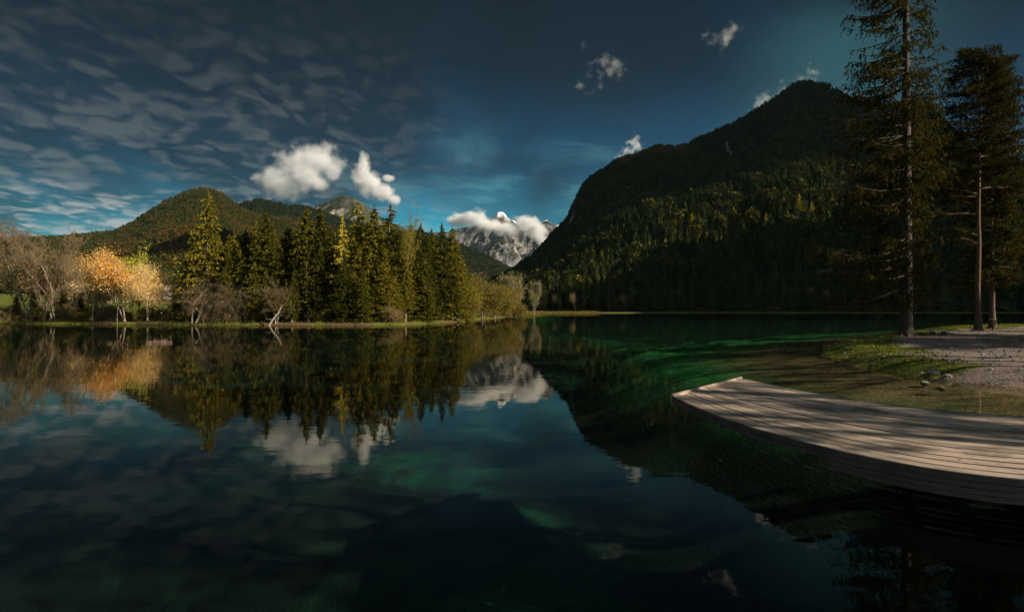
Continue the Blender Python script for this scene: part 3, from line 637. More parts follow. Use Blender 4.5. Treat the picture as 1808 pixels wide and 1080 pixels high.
P_yg = bare_tree(38, 'bark', 'bark', 5000, 'yellowgreen', .34, .6, H=15., r0=.2, depth=5, spread=.5, up=.3, kids=(2, 4), len0=.34, lenf=.66)
P_tan = bare_tree(39, 'palebark', 'twig', 4200, 'tan', .26, .55, H=12., r0=.16, depth=6, spread=.5, up=.35, kids=(2, 3), len0=.32, lenf=.69, stems=2)
P_willow = bare_tree(40, 'bark', 'twig', 11000, 'willow', .36, .6, H=13., r0=.22, depth=5, spread=.42, up=.5, kids=(3, 4), len0=.22, lenf=.70, stems=3)
P_bush = bare_tree(41, 'bark', 'twig', 9000, 'bush', .34, .55, H=8., r0=.12, depth=5, spread=.75, up=.15, kids=(3, 4), len0=.22, lenf=.72, stems=4)
P_shrub = bare_tree(42, 'bark', 'twig', 3500, 'bush', .20, .3, H=3., r0=.05, depth=4, spread=.8, up=.1, kids=(3, 4), len0=.25, lenf=.72, stems=4)
P_tshrub = bare_tree(43, 'bark', 'twig', 1800, 'tan', .18, .3, H=3., r0=.05, depth=4, spread=.8, up=.1, kids=(3, 4), len0=.25, lenf=.72, stems=4)

plant('airy', P_airy, 20., 'larch', 'tall airy larch with a rounded thin crown near the right end of the stand', 'larch', 711, 357, 104, None, .5)
plant('tall', P_tall, 16., 'bare_tree', 'tall nearly leafless tree with a forked pale trunk, the largest at the left edge', 'tree', 90, 392, 112)
plant('tall2', P_tall2, 16., 'bare_tree', 'leafless tree at the far left edge with thin grey branches above the others', 'tree', 52, 378, 114)
plant('slim', P_slim, 14., 'bare_tree', 'slim tree with a straight white trunk at the water before the tan trees', 'tree', 164, 458, 104, None, .7)
plant('slim', P_slim, 14., 'bare_tree', 'slim straight tree before the orange tree, its trunk pale to the waterline', 'tree', 207, 452, 102, None, .65)
plant('tangle', P_tangle, 11., 'bare_tree', 'leafless tree with pale twisted arching limbs below the tallest spruce', 'tree', 342, 470, 98.5)
plant('tangle', P_tangle, 11., 'bare_tree', 'leafless pale-limbed tree right of the tallest spruce', 'tree', 398, 488, 99)
plant('brown', P_brown, 10., 'bare_tree', 'bare brown broad tree with pale stems before the dark stand', 'tree', 488, 484, 98)
plant('orange', P_orange, 13., 'orange_tree', 'bright orange autumn tree glowing in the sun', 'tree', 222, 440, 103, None, 1.0)
plant('gold', P_gold, 13., 'golden_tree', 'pale golden orange tree on the right flank of the bright orange tree', 'tree', 262, 462, 104, None, .95)
plant('yg', P_yg, 15., 'yellow_green_tree', 'yellow-green leafy tree rising behind the orange tree', 'tree', 243, 432, 116, None, .7)
GT = 'tan and brown thin trees on the left shore'
for i, (px, ty, D) in enumerate([(20, 415, 116), (72, 440, 113), (110, 425, 118), (128, 440, 115), (146, 452, 112), (175, 448, 116), (188, 470, 110), (160, 470, 118), (98, 470, 112), (45, 450, 113), (-10, 410, 116), (-35, 440, 114), (228, 490, 108), (290, 505, 130), (60, 420, 124), (120, 455, 126), (200, 440, 124), (80, 490, 110)]):
    if i % 5 == 1: plant('tan', P_tan, 12., 'autumn_tree', 'thin tan-leaved tree in the sunlit grove at the left shore', 'tree', px, ty, D, GT + ' with tan leaves', .95)
    else: plant('tall2' if i % 2 else 'tall', P_tall2 if i % 2 else P_tall, 16., 'bare_tree', 'thin nearly bare tree in the brown grove at the left shore', 'tree', px, ty, D, GT, .9)
GD = 'dark young spruces among the bare trees at the left'
for i, (px, ty, D) in enumerate([(112, 505, 114), (98, 520, 113), (128, 512, 116), (140, 525, 112), (75, 530, 112), (60, 515, 118), (170, 520, 120), (30, 520, 115), (150, 495, 124)]):
    plant(('sp', i % 5), proto_sp[i % 5][2], 20., 'spruce', 'small dark spruce among the bare trees at the left shore', 'spruce', px, ty, D, GD, 1.7)
GSH = 'low olive shrubs along the left shore'
for i in range(46):
    px = random.uniform(-40, 830); D = (99 if 350 < px < 700 else 104 if px >= 700 else 101 + (350 - px) * .03) + random.uniform(1, 7) + max(0, px - 700) * .13
    k = i % 2; plant(('shr', k), P_tshrub if k else P_shrub, 3., 'shrub', 'tan twiggy shrub low on the left bank' if k else 'low olive shrub on the left bank', 'shrub', px, 0, D, GSH if not k else 'tan twiggy shrubs on the left bank', 1.2, Ht=random.uniform(1.2, 3.2))
# fallen pale log leaning out of the bank
mb = MB(); mb.tube([(0, 0, -.2), (.6, .1, .9), (1.4, .2, 1.9), (1.9, .5, 3.1)], [.16, .15, .12, .06], 7)
segs(mb, [(.6, .1, .9), (1.4, .2, 1.9)], [(-.5, .1, 1.1), (2.4, .1, 2.2)], [.06, .05], [.02, .02], 5)
o = tag(obj('dead_trunk', mb.me('dead_trunk', M['palebark'], True), loc=(bx(474, 96.5), 96.5, 0)), 'pale dead trunk leaning out over the water in front of the stand', 'dead trunk')
# bushes and willows right of the stand
GB = 'rounded olive bushes right of the stand'
bl_ = ['large rounded olive bush beside the last spruce', 'olive bush in the middle of the bushes right of the stand', 'wide yellow-olive bush left of the tall grey willow', 'low brown-olive bush at the foot of the tall grey willow', 'bush standing highest, behind the other bushes by the stand', 'low bush hanging over the bank below the last spruce']
for i, (px, ty, D, w) in enumerate([(826, 502, 138, 1.0), (852, 497, 156, 1.05), (876, 500, 168, 1.1), (905, 530, 196, 1.5), (838, 484, 175, .8), (818, 520, 128, 1.1)]):
    plant('bush', P_bush, 8., 'bush', bl_[i], 'bush', px, ty, D, None, w)
plant('willow', P_willow, 13., 'willow', 'taller grey-green willow right of the olive bushes', 'willow', 912, 480, 208, None, .85)
plant('willow', P_willow, 13., 'willow', 'smaller slender grey willow at the start of the grassy spit', 'willow', 943, 494, 214, None, .55, loc=(bx(942, 226), 226, .3))
plant('yg', P_yg, 15., 'yellow_green_tree', 'small bright yellow-green bush lit at the edge of the stand', 'bush', 806, 535, 124, None, 1.0)
plant('tan', P_tan, 12., 'autumn_tree', 'pale cream-topped tree behind the olive bushes', 'tree', 832, 478, 190, None, .8)

# ------------------------------------------------------------------ forest edge along the far shore under the mountain
def slope_z(px, D):
    a = np.interp(px, right.u, np.arange(len(right.u))); i = int(min(a, len(right.u) - 2)); f = a - i
    col_ = lambda A: A[:, i] * (1 - f) + A[:, i + 1] * f
    return float(np.interp(D, col_(right.Y), col_(right.Z)))
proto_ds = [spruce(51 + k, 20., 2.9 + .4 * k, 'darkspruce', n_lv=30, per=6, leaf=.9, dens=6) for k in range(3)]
P_dbare = bare_tree(61, 'bark', 'twig', 900, 'tan', .4, .6, H=16., r0=.2, depth=5, spread=.45, up=.4, kids=(2, 3), len0=.4, lenf=.66, twr=2.2)
GF = 'dark spruces at the foot of the mountain'
n_ = 0
for row, (n, D0) in enumerate([(46, 412), (44, 430), (44, 452)]):
    for i in range(n):
        px = 935 + (i + random.uniform(-.4, .4)) * (1830 - 935) / n; D = D0 + random.uniform(-5, 8) - 6 * sstep(np.array(px), 1600, 1800)
        loc = (bx(px, D), D, max(slope_z(px, D), gz1(bx(px, D), D)) - .5)
        if px < 1010 and row == 0: continue
        if random.random() < .12: plant('db', P_dbare, 16., 'bare_tree', 'dim bare tree in the dark forest edge below the mountain', 'tree', px, 0, D, 'bare trees in the dark forest edge below the mountain', .9, loc=loc, Ht=random.uniform(11, 17))
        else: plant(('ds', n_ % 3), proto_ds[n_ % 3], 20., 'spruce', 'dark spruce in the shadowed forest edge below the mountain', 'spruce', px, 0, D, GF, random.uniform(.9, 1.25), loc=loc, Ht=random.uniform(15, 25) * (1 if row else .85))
        n_ += 1
# yellowing larches that stand out of the dark slope
GL = 'yellowing larches catching light on the dark slope'
for i, (px, ty, h) in enumerate([(1006, 452, 19), (1037, 440, 21), (1062, 442, 20), (1070, 455, 14), (1108, 436, 15), (1122, 426, 22), (1147, 434, 14), (1174, 420, 19), (1188, 422, 22), (1221, 375, 24), (1264, 371, 22), (1296, 366, 24), (1318, 372, 22), (1352, 378, 21), (1366, 362, 20), (1384, 350, 24), (1410, 346, 26), (1434, 358, 20), (1470, 342, 22), (1488, 350, 20), (1500, 338, 24), (1650, 350, 22), (1636, 362, 20), (1690, 366, 22), (1288, 476, 12), (1322, 468, 13), (1076, 500, 12), (1236, 388, 17), (1335, 384, 16), (1398, 372, 16)]):
    best = None
    for D in np.arange(425, 1000, 5.):
        zt = slope_z(px, D) + h; py = Y0 - (zt - HC) / D * FPX
        if py <= ty: best = D; break
    D = best or 640.; loc = (bx(px, D), D, slope_z(px, D) - .5)
    plant('lr', proto_lr, 20., 'larch', 'yellow-green larch catching light on the dark mountain slope', 'larch', px, 0, D, GL, 1.7, loc=loc, Ht=h)

# ------------------------------------------------------------------ house behind the left grove
m, q = mat('white_plaster'); out(q, q.n('ShaderNodeBsdfPrincipled', {'Base Color': (.55, .50, .45, 1), 'Roughness': .9})); M['plaster'] = m
m, q = mat('pale_roof'); out(q, q.n('ShaderNodeBsdfPrincipled', {'Base Color': (.30, .225, .20, 1), 'Roughness': .8})); M['roof'] = m
m, q = mat('dark_window'); out(q, q.n('ShaderNodeBsdfPrincipled', {'Base Color': (.03, .035, .04, 1), 'Roughness': .15})); M['glass'] = m
hx, hy = bx(283, 265), 265.; hz = gz1(hx, hy)
h = thing('house', 'small white house with a pale pink roof behind the orange tree', 'house', (hx, hy, hz), R(20))
mb = MB(); mb.box((0, 0, 1.9), (4, 3, 1.9)); mb.add([(-4, -3, 3.8), (-4, 3, 3.8), (-4, 0, 5.6), (4, -3, 3.8), (4, 3, 3.8), (4, 0, 5.6)], T=[(0, 2, 1), (3, 4, 5)]); obj('wall', mb.me('wall', M['plaster']), h)
mb = MB()
for s1 in (-1, 1): mb.add([(-4.5, s1 * 3.7, 3.4), (4.5, s1 * 3.7, 3.4), (4.5, 0, 5.75), (-4.5, 0, 5.75), (-4.5, s1 * 3.7, 3.6), (4.5, s1 * 3.7, 3.6), (4.5, 0, 5.95), (-4.5, 0, 5.95)], Q=[(0, 1, 2, 3), (4, 5, 6, 7), (0, 1, 5, 4), (1, 2, 6, 5), (0, 3, 7, 4)])
obj('roof', mb.me('roof', M['roof']), h)
for xx in (-2.3, 0, 2.3):
    mb = MB(); mb.box((xx, -3.0, 2.2), (.45, .03, .6)); obj('window', mb.me('window', M['glass']), h)

# ------------------------------------------------------------------ the near trees on the promontory
def near_spruce(seed=5, H=38.):
    rd = np.random.RandomState(seed); tr, o = MB(), None
    t = np.array([0, .006, .02, .05, .12, .25, .4, .55, .7, .85, 1]); bend = np.cumsum(rd.normal(0, .05, (11, 2)), 0) * t[:, None]
    rr = .42 * (1 - t) ** .75 + .03; rr[0] = .75; rr[1] = .58; rr[2] = .46
    tr.tube(np.c_[bend, t * H], rr, 14)
    for k in range(7):                                   # root flares
        a = k * .9 + rd.uniform(-.2, .2); L = rd.uniform(.8, 1.5)
        tr.tube([(cos(a) * .25, sin(a) * .25, .45), (cos(a) * .6, sin(a) * .6, .12), (cos(a) * L, sin(a) * L, -.12)], [.18, .14, .05], 6)
    br, cr = MB(), MB(); SA, SB, ra, rb = [], [], [], []; LPt, LDr = [], []
    z = 3.2
    while z < H - .6:
        tt = z / H; base = 7.6 * (1 - tt) ** .55 * min(1, .55 + z / 12)
        gap = .35 + .55 * (1 - tt)
        for a in rd.uniform(0, 2 * pi, (8 if z < 20 else 6) if z > 6 else 5):
            side = .5 - .5 * cos(a)                        # 1 = towards -x
            L = base * (.40 + .60 * side) * rd.uniform(.70, 1.12)
            if z < 12 and side < .5: L *= rd.uniform(.25, .7)
            n = max(6, int(L / .30)); q_ = np.linspace(0, 1, n)
            wig = np.cumsum(rd.normal(0, .035, n)); ang = a + wig
            px_, py_ = np.cumsum(np.cos(ang)) * L / n, np.cumsum(np.sin(ang)) * L / n
            dr = rd.uniform(.10, .26); pz = z - dr * L * q_ * 1.5 + dr * 1.25 * L * q_ ** 2.6 + np.cumsum(rd.normal(0, .02, n))
            Pb = np.c_[px_, py_, pz]
            SA.append(Pb[:-1]); SB.append(Pb[1:]); w = .055 * (L / 5) * (1 - q_ * .85) + .008; ra.append(w[:-1]); rb.append(w[1:])
            for i in range(2, n):
                for sgn in (-1, 1):
                    if rd.uniform() < .28: continue
                    l = rd.uniform(.45, 1.25) * (1.05 - .5 * q_[i]) * (1 if L > 2 else .6); m_ = max(3, int(l / .12)); r_ = np.linspace(0.1, 1, m_)
                    th = ang[i] + sgn * rd.uniform(.6, 1.35)
                    hang = rd.uniform(.3, 1.15)
                    bxp = Pb[i] + np.c_[np.cos(th) * l * r_ * .75, np.sin(th) * l * r_ * .75, -hang * l * r_ ** 1.3]
                    LPt.append(bxp + rd.normal(0, .035, (m_, 3))); LDr.append(np.tile([cos(th) * .5, sin(th) * .5, -hang], (m_, 1)))
        z += gap * rd.uniform(.6, 1.3)
    segs(br, np.concatenate(SA), np.concatenate(SB), np.concatenate(ra), np.concatenate(rb), 4)
    P = np.concatenate(LPt); Dd = np.concatenate(LDr); leaves(cr, P, .30, rd, dirs=Dd, wid=.34)
    leaves(cr, P + rd.normal(0, .06, P.shape) - [0, 0, .10], .26, rd, dirs=Dd, wid=.30)
    return [('trunk', tr.me('trunk', M['darkbark'], True)), ('branches', br.me('branches', M['limb'])), ('crown', cr.me('crown', M['nearspruce']))]
def near_pine(seed, H=28., z0=.42, R_=4.6, lean=(0, 0), full=1.0, low=None, per=4):
    rd = np.random.RandomState(seed); tr, br, cr = MB(), MB(), MB(); t = np.linspace(0, 1, 14)
    bend = np.cumsum(rd.normal(0, .10, (14, 2)), 0) * np.minimum(1, t * 3)[:, None] + np.outer(t, lean)
    rr = .23 * (1 - t) ** .7 + .03; rr[0] = .42; C = np.c_[bend, t * H]; tr.tube(C, rr, 10)
    for k in range(5):
        a = k * 1.26; tr.tube([(cos(a) * .15, sin(a) * .15, .3), (cos(a) * .5, sin(a) * .5, .05), (cos(a) * .9, sin(a) * .9, -.12)], [.14, .10, .04], 6)
    SA, SB, ra, rb = [], [], [], []; PP = []
    zs = list(np.arange(z0 * H, H * .98, .62)) + (low or [])
    for z in zs:
        tt = max(0, (z / H - z0) / (1 - z0)); Lb = R_ * (math.sin(pi * min(1, .22 + .78 * tt)) ** .6 * (1 - .35 * tt)) if z > z0 * H else R_ * .9
        c = np.array([np.interp(z, C[:, 2], C[:, 0]), np.interp(z, C[:, 2], C[:, 1]), z])
        for a in rd.uniform(0, 2 * pi, per if z > z0 * H else 1):
            if z <= z0 * H: a = pi + rd.uniform(-.5, .5)
            L = Lb * rd.uniform(.55, 1.1) * full; n = 7; q_ = np.linspace(0, 1, n); ang = a + np.cumsum(rd.normal(0, .16, n))
            Pb = c + np.c_[np.cumsum(np.cos(ang)) * L / n, np.cumsum(np.sin(ang)) * L / n, rd.uniform(-.12, .30) * L * q_ + .08 * np.sin(q_ * 5)]; Pb[0] = c
            SA.append(Pb[:-1]); SB.append(Pb[1:]); w = .07 * L / 4 * (1 - .8 * q_) + .012; ra.append(w[:-1]); rb.append(w[1:])
            for i in range(2, n):
                for _ in range(2 if i < n - 1 else 3):
                    e = Pb[i] + rd.normal(0, .55, 3) * [1, 1, .45] + [0, 0, .15]
                    SA.append(Pb[i:i + 1]); SB.append(e[None]); ra.append(np.array([.022])); rb.append(np.array([.01]))
                    k = rd.randint(16, 40); r = rd.normal(0, 1, (k, 3)); r /= np.linalg.norm(r, axis=1)[:, None]; r *= (rd.uniform(.2, 1, k) ** .5 * rd.uniform(.35, .62))[:, None] * [1, 1, .55]
                    PP.append(e + r)
    segs(br, np.concatenate(SA), np.concatenate(SB), np.concatenate(ra), np.concatenate(rb), 4)
    leaves(cr, np.concatenate(PP), .27, rd, wid=.34)
    return [('trunk', tr.me('trunk', M['redbark'], True)), ('branches', br.me('branches', M['redbark'])), ('crown', cr.me('crown', M['pine']))]
def base_px(px, py, z=.47):
    a = at(px, py, z); return (a[0], a[1], gz1(a[0], a[1]) - .05)
sp_big = mk_tree('spruce', near_spruce(), 'huge dark spruce with drooping limbs at the water edge of the gravel promontory', 'spruce', base_px(1600, 593), 0)
pn1 = mk_tree('pine', near_pine(7, 28., .48, 5.0, (-.6, 0), low=[8.6, 9.4, 11.5, 12.5, 13.2]), 'tall pine with a bare reddish trunk lit from the right, behind the stone bench', 'pine', base_px(1727, 583), 0)
pn2 = mk_tree('pine', near_pine(9, 29., .14, 3.2, (.3, 0), per=4), 'bushy pine with low branches at the right edge of the view', 'pine', base_px(1752, 580.5), 0)
# trees standing outside the view to the right; their shade falls on the dock
GO = 'pines on the shore right of the view'
pn3 = mk_tree('pine', near_pine(19, 30., .60, 4.6, (0, 0), low=[8, 9.5, 11, 12, 13.2, 14.4, 15.5, 16.5]), 'straight high-crowned pine on the shore nearest the right end of the dock', 'pine', (31., 1.6, gz1(31., 1.6) - .05), 0)
for x_, y_, rz_ in [(30.6, 4.8, 2.), (33.5, -1.2, 3.6), (35.5, 3.4, 5.), (34, 16.5, 1.2), (37, 20.5, 2.9), (42, 24, 4.1), (39, 17.5, .3), (47, 29, 5.5), (45, 33, 3.3)]: copy_tree(pn3, (x_, y_, gz1(x_, y_) - .05), rz_, 1.0, 'high-crowned pine on the shore to the right of the dock', 'high-crowned pines right of the view')
for x_, y_, h_, rz_ in [(58, 24, 1.0, 2.9), (63, 41, 1.05, 1.7), (72, 35, 1.1, 3.9), (72, 28, 1.05, 5.1), (80, 20, 1, 4.4), (92, 42, 1., .8), (62, -22, 1.0, 2.0)]:  # two of these pines added to shade the huge spruce
    copy_tree(pn1, (x_, y_, gz1(x_, y_) - .05), rz_, h_, 'tall pine on the shore to the right of the dock', GO)

# ------------------------------------------------------------------ stone bench on the promontory
m, q = mat('bench_stone'); tc_ = q.n('ShaderNodeTexCoord').outputs['Object']; nz_ = q.noise(tc_, 6, 8, .6)
p = q.n('ShaderNodeBsdfPrincipled', {'Base Color': q.mix(q.rng(nz_, .35, .65), (.30, .25, .21), (.50, .44, .38)), 'Roughness': .85}); bp = q.n('ShaderNodeBump', {'Height': nz_, 'Strength': .5, 'Distance': .02}); q.put(p.inputs['Normal'], bp.outputs[0]); out(q, p); M['bench'] = m
def bevel(me, w=.02, seg=2):
    bm = bmesh.new(); bm.from_mesh(me); bmesh.ops.bevel(bm, geom=bm.edges[:], offset=w, segments=seg, affect='EDGES'); bm.to_mesh(me); bm.free(); return me
bb = base_px(1656, 592)
b = thing('bench', 'low slab bench on two block legs beside the huge spruce', 'bench', (bb[0], bb[1], bb[2] + .03), R(-12))
mb = MB(); mb.box((0, 0, .42), (.72, .26, .055)); obj('seat', bevel(mb.me('seat', M['bench'])), b)
for sx in (-.40, .40):
    mb = MB(); mb.box((sx, 0, .18), (.16, .19, .185), taper=.85); obj('leg', bevel(mb.me('leg', M['darkbark'])), b)
# brown box on a post at the right edge
bb = base_px(1747, 583)
b = thing('wooden_box', 'small reddish-brown wooden box on a post between trunks at the right edge', 'box', (bb[0] + .3, bb[1], bb[2]), R(15))
mb = MB(); mb.box((0, 0, .35), (.05, .05, .4)); obj('post', mb.me('post', M['darkbark']), b)
mb = MB(); mb.box((0, 0, .85), (.24, .18, .28)); obj('case', bevel(mb.me('case', M['redbark']), .015), b)
mb = MB(); mb.box((0, 0, 1.16), (.28, .22, .025)); obj('lid', bevel(mb.me('lid', M['plaster']), .01), b)

# ------------------------------------------------------------------ stones, rocks, grass
def rock(seed, sz=1.0):
    rd = np.random.RandomState(seed); bm = bmesh.new(); bmesh.ops.create_icosphere(bm, subdivisions=3, radius=1)
    me = bpy.data.meshes.new('rock')
    pl_ = rd.normal(size=(9, 3)); pl_ /= np.linalg.norm(pl_, axis=1)[:, None]; dd = rd.uniform(.62, .95, 9)
    for v in bm.verts:
        c = np.array(v.co)
        for n_v, d_ in zip(pl_, dd):
            e = c @ n_v - d_
            if e > 0: c = c - n_v * e
        c *= 1 + .05 * (rd.uniform() - .5); v.co = c * [1, .8, .55]
    bm.to_mesh(me); bm.free(); me.materials.append(M['rock']); return me
rk = [rock(k) for k in (1, 2, 3)]
rl = ['pale flat rock where the turf bank meets the gravel', 'grey rock between the turf bank and the water', 'low grey rock by the grass tuft at the waterline', 'small pale rock on the gravel above the waterline', 'dark rock half in the water below the gravel', 'pale pebble-sized rock on the turf rim before the spruce', 'small stone on the sunlit turf rim left of the spruce', 'rock at the top of the gravel slope near the right edge']
for i, (px, py, s1) in enumerate([(1650, 656, .42), (1634, 664, .32), (1672, 660, .28), (1692, 648, .22), (1660, 672, .26), (1556, 602, .30), (1582, 598, .25), (1740, 622, .3)]):
    a = at(px, py, .2); z1_ = max(gz1(a[0], a[1]), -.1)
    o = obj('rock', rk[i % 3], None, (a[0], a[1], z1_ + s1 * .12)); o.scale = (s1 * .62,) * 3; o.rotation_euler = (0, 0, i * 1.3); tag(o, rl[i], 'rock')
# loose gravel stones as one mass
rd = np.random.RandomState(12); n = 5200; gx_ = rd.uniform(15, 48, n); gy_ = rd.uniform(14, 62, n); s0 = lake_sd(gx_, gy_); k = (s0 > -.6); gx_, gy_ = gx_[k], gy_[k]; gz_ = ground_z(gx_, gy_)
mb = MB(); n = len(gx_); bsz = rd.uniform(.02, .07, n) * rd.uniform(.7, 1.6, n)
oct_ = np.array([(1, 0, 0), (0, 1, 0), (-1, 0, 0), (0, -1, 0), (0, 0, .7), (0, 0, -.7)]); Vv = oct_[None] * bsz[:, None, None] * rd.uniform(.6, 1.3, (n, 6, 1)) + np.c_[gx_, gy_, gz_ + bsz * .2][:, None]
Tt = np.array([(0, 1, 4), (1, 2, 4), (2, 3, 4), (3, 0, 4), (1, 0, 5), (2, 1, 5), (3, 2, 5), (0, 3, 5)])[None] + (np.arange(n) * 6)[:, None, None]
mb.add(Vv.reshape(-1, 3), T=Tt.reshape(-1, 3), a=.5); tag(obj('gravel', mb.me('gravel', M['rock'])), 'loose pale gravel stones on the promontory', 'gravel', kind='stuff')
# turf blades
M['turf'] = foliage('turf_blades', [(.022, .036, .005), (.065, .085, .010), (.18, .17, .022)], .3, rnd=0)
M['reed'] = foliage('bank_grass', [(.05, .045, .012), (.13, .105, .025), (.26, .19, .05)], .3, rnd=0)
def grass(name, x, y, h, label, mt, seed=0, w=.012, zoff=0):
    rd = np.random.RandomState(seed); n = len(x); z = ground_z(x, y) + zoff; a = rd.uniform(0, 2 * pi, n); hh_ = h * rd.uniform(.5, 1.4, n); ln = rd.normal(0, .45, (n, 2)) * hh_[:, None]
    ww = w * rd.uniform(.7, 1.5, n); B = np.c_[x, y, z - .02]; S = np.c_[np.cos(a), np.sin(a), 0 * a] * ww[:, None]
    Mid = B + np.c_[ln * .4, hh_ * .6]; Tp = B + np.c_[ln, hh_ * .95]
    V = np.stack([B - S, B + S, Mid + S * .7, Mid - S * .7, Tp], 1).reshape(-1, 3); i = np.arange(n)[:, None] * 5
    mb = MB(); mb.add(V, T=i + np.array([[3, 2, 4]]), Q=i + np.array([[0, 1, 2, 3]]), a=np.repeat(rd.uniform(0, 1, n), 5))
    return tag(obj(name, mb.me(name, M[mt])), label, 'grass', kind='stuff')
rd = np.random.RandomState(17); n = 260000; x = rd.uniform(14, 75, n); y = rd.uniform(23, 92, n); s0 = lake_sd(x, y)
rimw = 2.4 + 3.2 * fbm(x * .4, y * .4, 33, 3); dn = np.where(s0 < rimw, 1.0, .75 * (fbm(x * .3, y * .3, 35, 4) > .585)) * (s0 > -.1)
dn = dn * np.maximum(sstep(y, 28, 31), sstep(-x, -18.6, -17.2) * sstep(y, 22.5, 24)); k = rd.uniform(size=n) < dn; x, y = x[k], y[k]
grass('turf', x, y, .06 + .07 * fbm(x, y, 3, 2), 'short bright green turf along the rim of the promontory', 'turf', 3, .018)
n = 90000; x = rd.uniform(-150, 5, n); y = rd.uniform(92, 250, n); s0 = lake_sd(x, y); k = (s0 > -.3) & (s0 < 7) & (rd.uniform(size=n) < np.exp(-np.clip(s0, 0, 9) / 3)); x, y = x[k], y[k]
grass('bank_grass', x, y, .45 + 0 * x, 'yellowish tufted grass along the left bank', 'reed', 4, .03)
n = 60000; x = rd.uniform(0, 75, n); y = rd.uniform(225, 368, n); s0 = lake_sd(x, y); k = (s0 > -.3) & (s0 < 9); x, y = x[k], y[k]
grass('spit_grass', x, y, .9 + 0 * x, 'sunlit yellow grass on the low spit beyond the willows', 'reed', 5, .06)

# ------------------------------------------------------------------ two people sitting on the bank by the last spruce
def material(name, c, r=.85):
    m_, q_ = mat(name); out(q_, q_.n('ShaderNodeBsdfPrincipled', {'Base Color': (*c, 1), 'Roughness': r})); return m_
skin, hair = material('skin', (.55, .34, .24)), material('brown_hair', (.06, .035, .02))
def person(label, loc, rz, top, legs):
    t = thing('person', label, 'person', loc, rz)
    J = {'pel': (0, 0, .12), 'sp': (0, .03, .35), 'ch': (0, .0, .55), 'nk': (0, -.03, .68), 'hd': (0, -.05, .80), 'tp': (0, -.04, .90)}
    E = [('pel', 'sp'), ('sp', 'ch'), ('ch', 'nk'), ('nk', 'hd'), ('hd', 'tp')]; Rr = {'pel': .15, 'sp': .13, 'ch': .15, 'nk': .055, 'hd': .10, 'tp': .07}
    for s1, sn in ((-1, 'l'), (1, 'r')):
        J.update({sn + 'hip': (s1 * .1, -.05, .12), sn + 'kn': (s1 * .14, -.42, .42), sn + 'an': (s1 * .13, -.62, .06), sn + 'ft': (s1 * .14, -.80, .04), sn + 'sh': (s1 * .19, 0, .60), sn + 'el': (s1 * .24, -.18, .38), sn + 'wr': (s1 * .10, -.38, .42)})
        E += [('pel', sn + 'hip'), (sn + 'hip', sn + 'kn'), (sn + 'kn', sn + 'an'), (sn + 'an', sn + 'ft'), ('ch', sn + 'sh'), (sn + 'sh', sn + 'el'), (sn + 'el', sn + 'wr')]
        Rr.update({sn + 'hip': .10, sn + 'kn': .065, sn + 'an': .04, sn + 'ft': .035, sn + 'sh': .07, sn + 'el': .045, sn + 'wr': .03})
        for f in range(4):
            a_, b_ = sn + 'f%d' % f, sn + 'g%d' % f; ox = (f - 1.5) * .02
            J[a_] = (s1 * .09 + ox, -.43, .425); J[b_] = (s1 * .08 + ox, -.50 + abs(f - 1.5) * .008, .405); Rr[a_] = .011; Rr[b_] = .008; E += [(sn + 'wr', a_), (a_, b_)]
        J[sn + 'th'] = (s1 * .05, -.42, .44); Rr[sn + 'th'] = .010; E.append((sn + 'wr', sn + 'th'))
    ks = list(J); me = bpy.data.meshes.new('body'); me.from_pydata([J[k] for k in ks], [(ks.index(a), ks.index(b_)) for a, b_ in E], [])
    o = obj('body', me, t); o.modifiers.new('skin', 'SKIN'); sv = me.skin_vertices[0].data
    for i_, k in enumerate(ks): sv[i_].radius = (Rr[k], Rr[k])
    sv[0].use_root = True; o.modifiers.new('sub', 'SUBSURF').levels = 1; o.modifiers['sub'].render_levels = 1
    dg = bpy.context.evaluated_depsgraph_get(); ev = bpy.data.meshes.new_from_object(o.evaluated_get(dg)); o.modifiers.clear(); o.data = ev
    ev.materials.clear()
    for m_ in (top, legs, skin, hair): ev.materials.append(m_)
    for p_ in ev.polygons:
        c = p_.center; p_.use_smooth = True
        hand = c[1] < -.36 and abs(c[0]) < .14 and .38 < c[2] < .47 and abs(c[0]) < .125
        p_.material_index = 3 if (c[2] > .80 and (c[1] > -.10 or c[2] > .87)) else 2 if c[2] > .68 or hand else 0 if c[2] > .22 and c[1] > -.22 else 1
    return t
a = (bx(797, 118), 118., 0); c = (bx(803.5, 119), 119., 0)
person('person in a pale top sitting on the bank, left one of the two', (a[0], a[1], gz1(a[0], a[1])), R(20), material('cream_cloth', (.4, .35, .28)), material('maroon_cloth', (.12, .02, .02)))
person('person in white top and dark trousers sitting on the bank, the right one of two', (c[0], c[1], gz1(c[0], c[1])), R(35), material('white_cloth', (.5, .47, .43)), material('navy_cloth', (.02, .02, .03)))

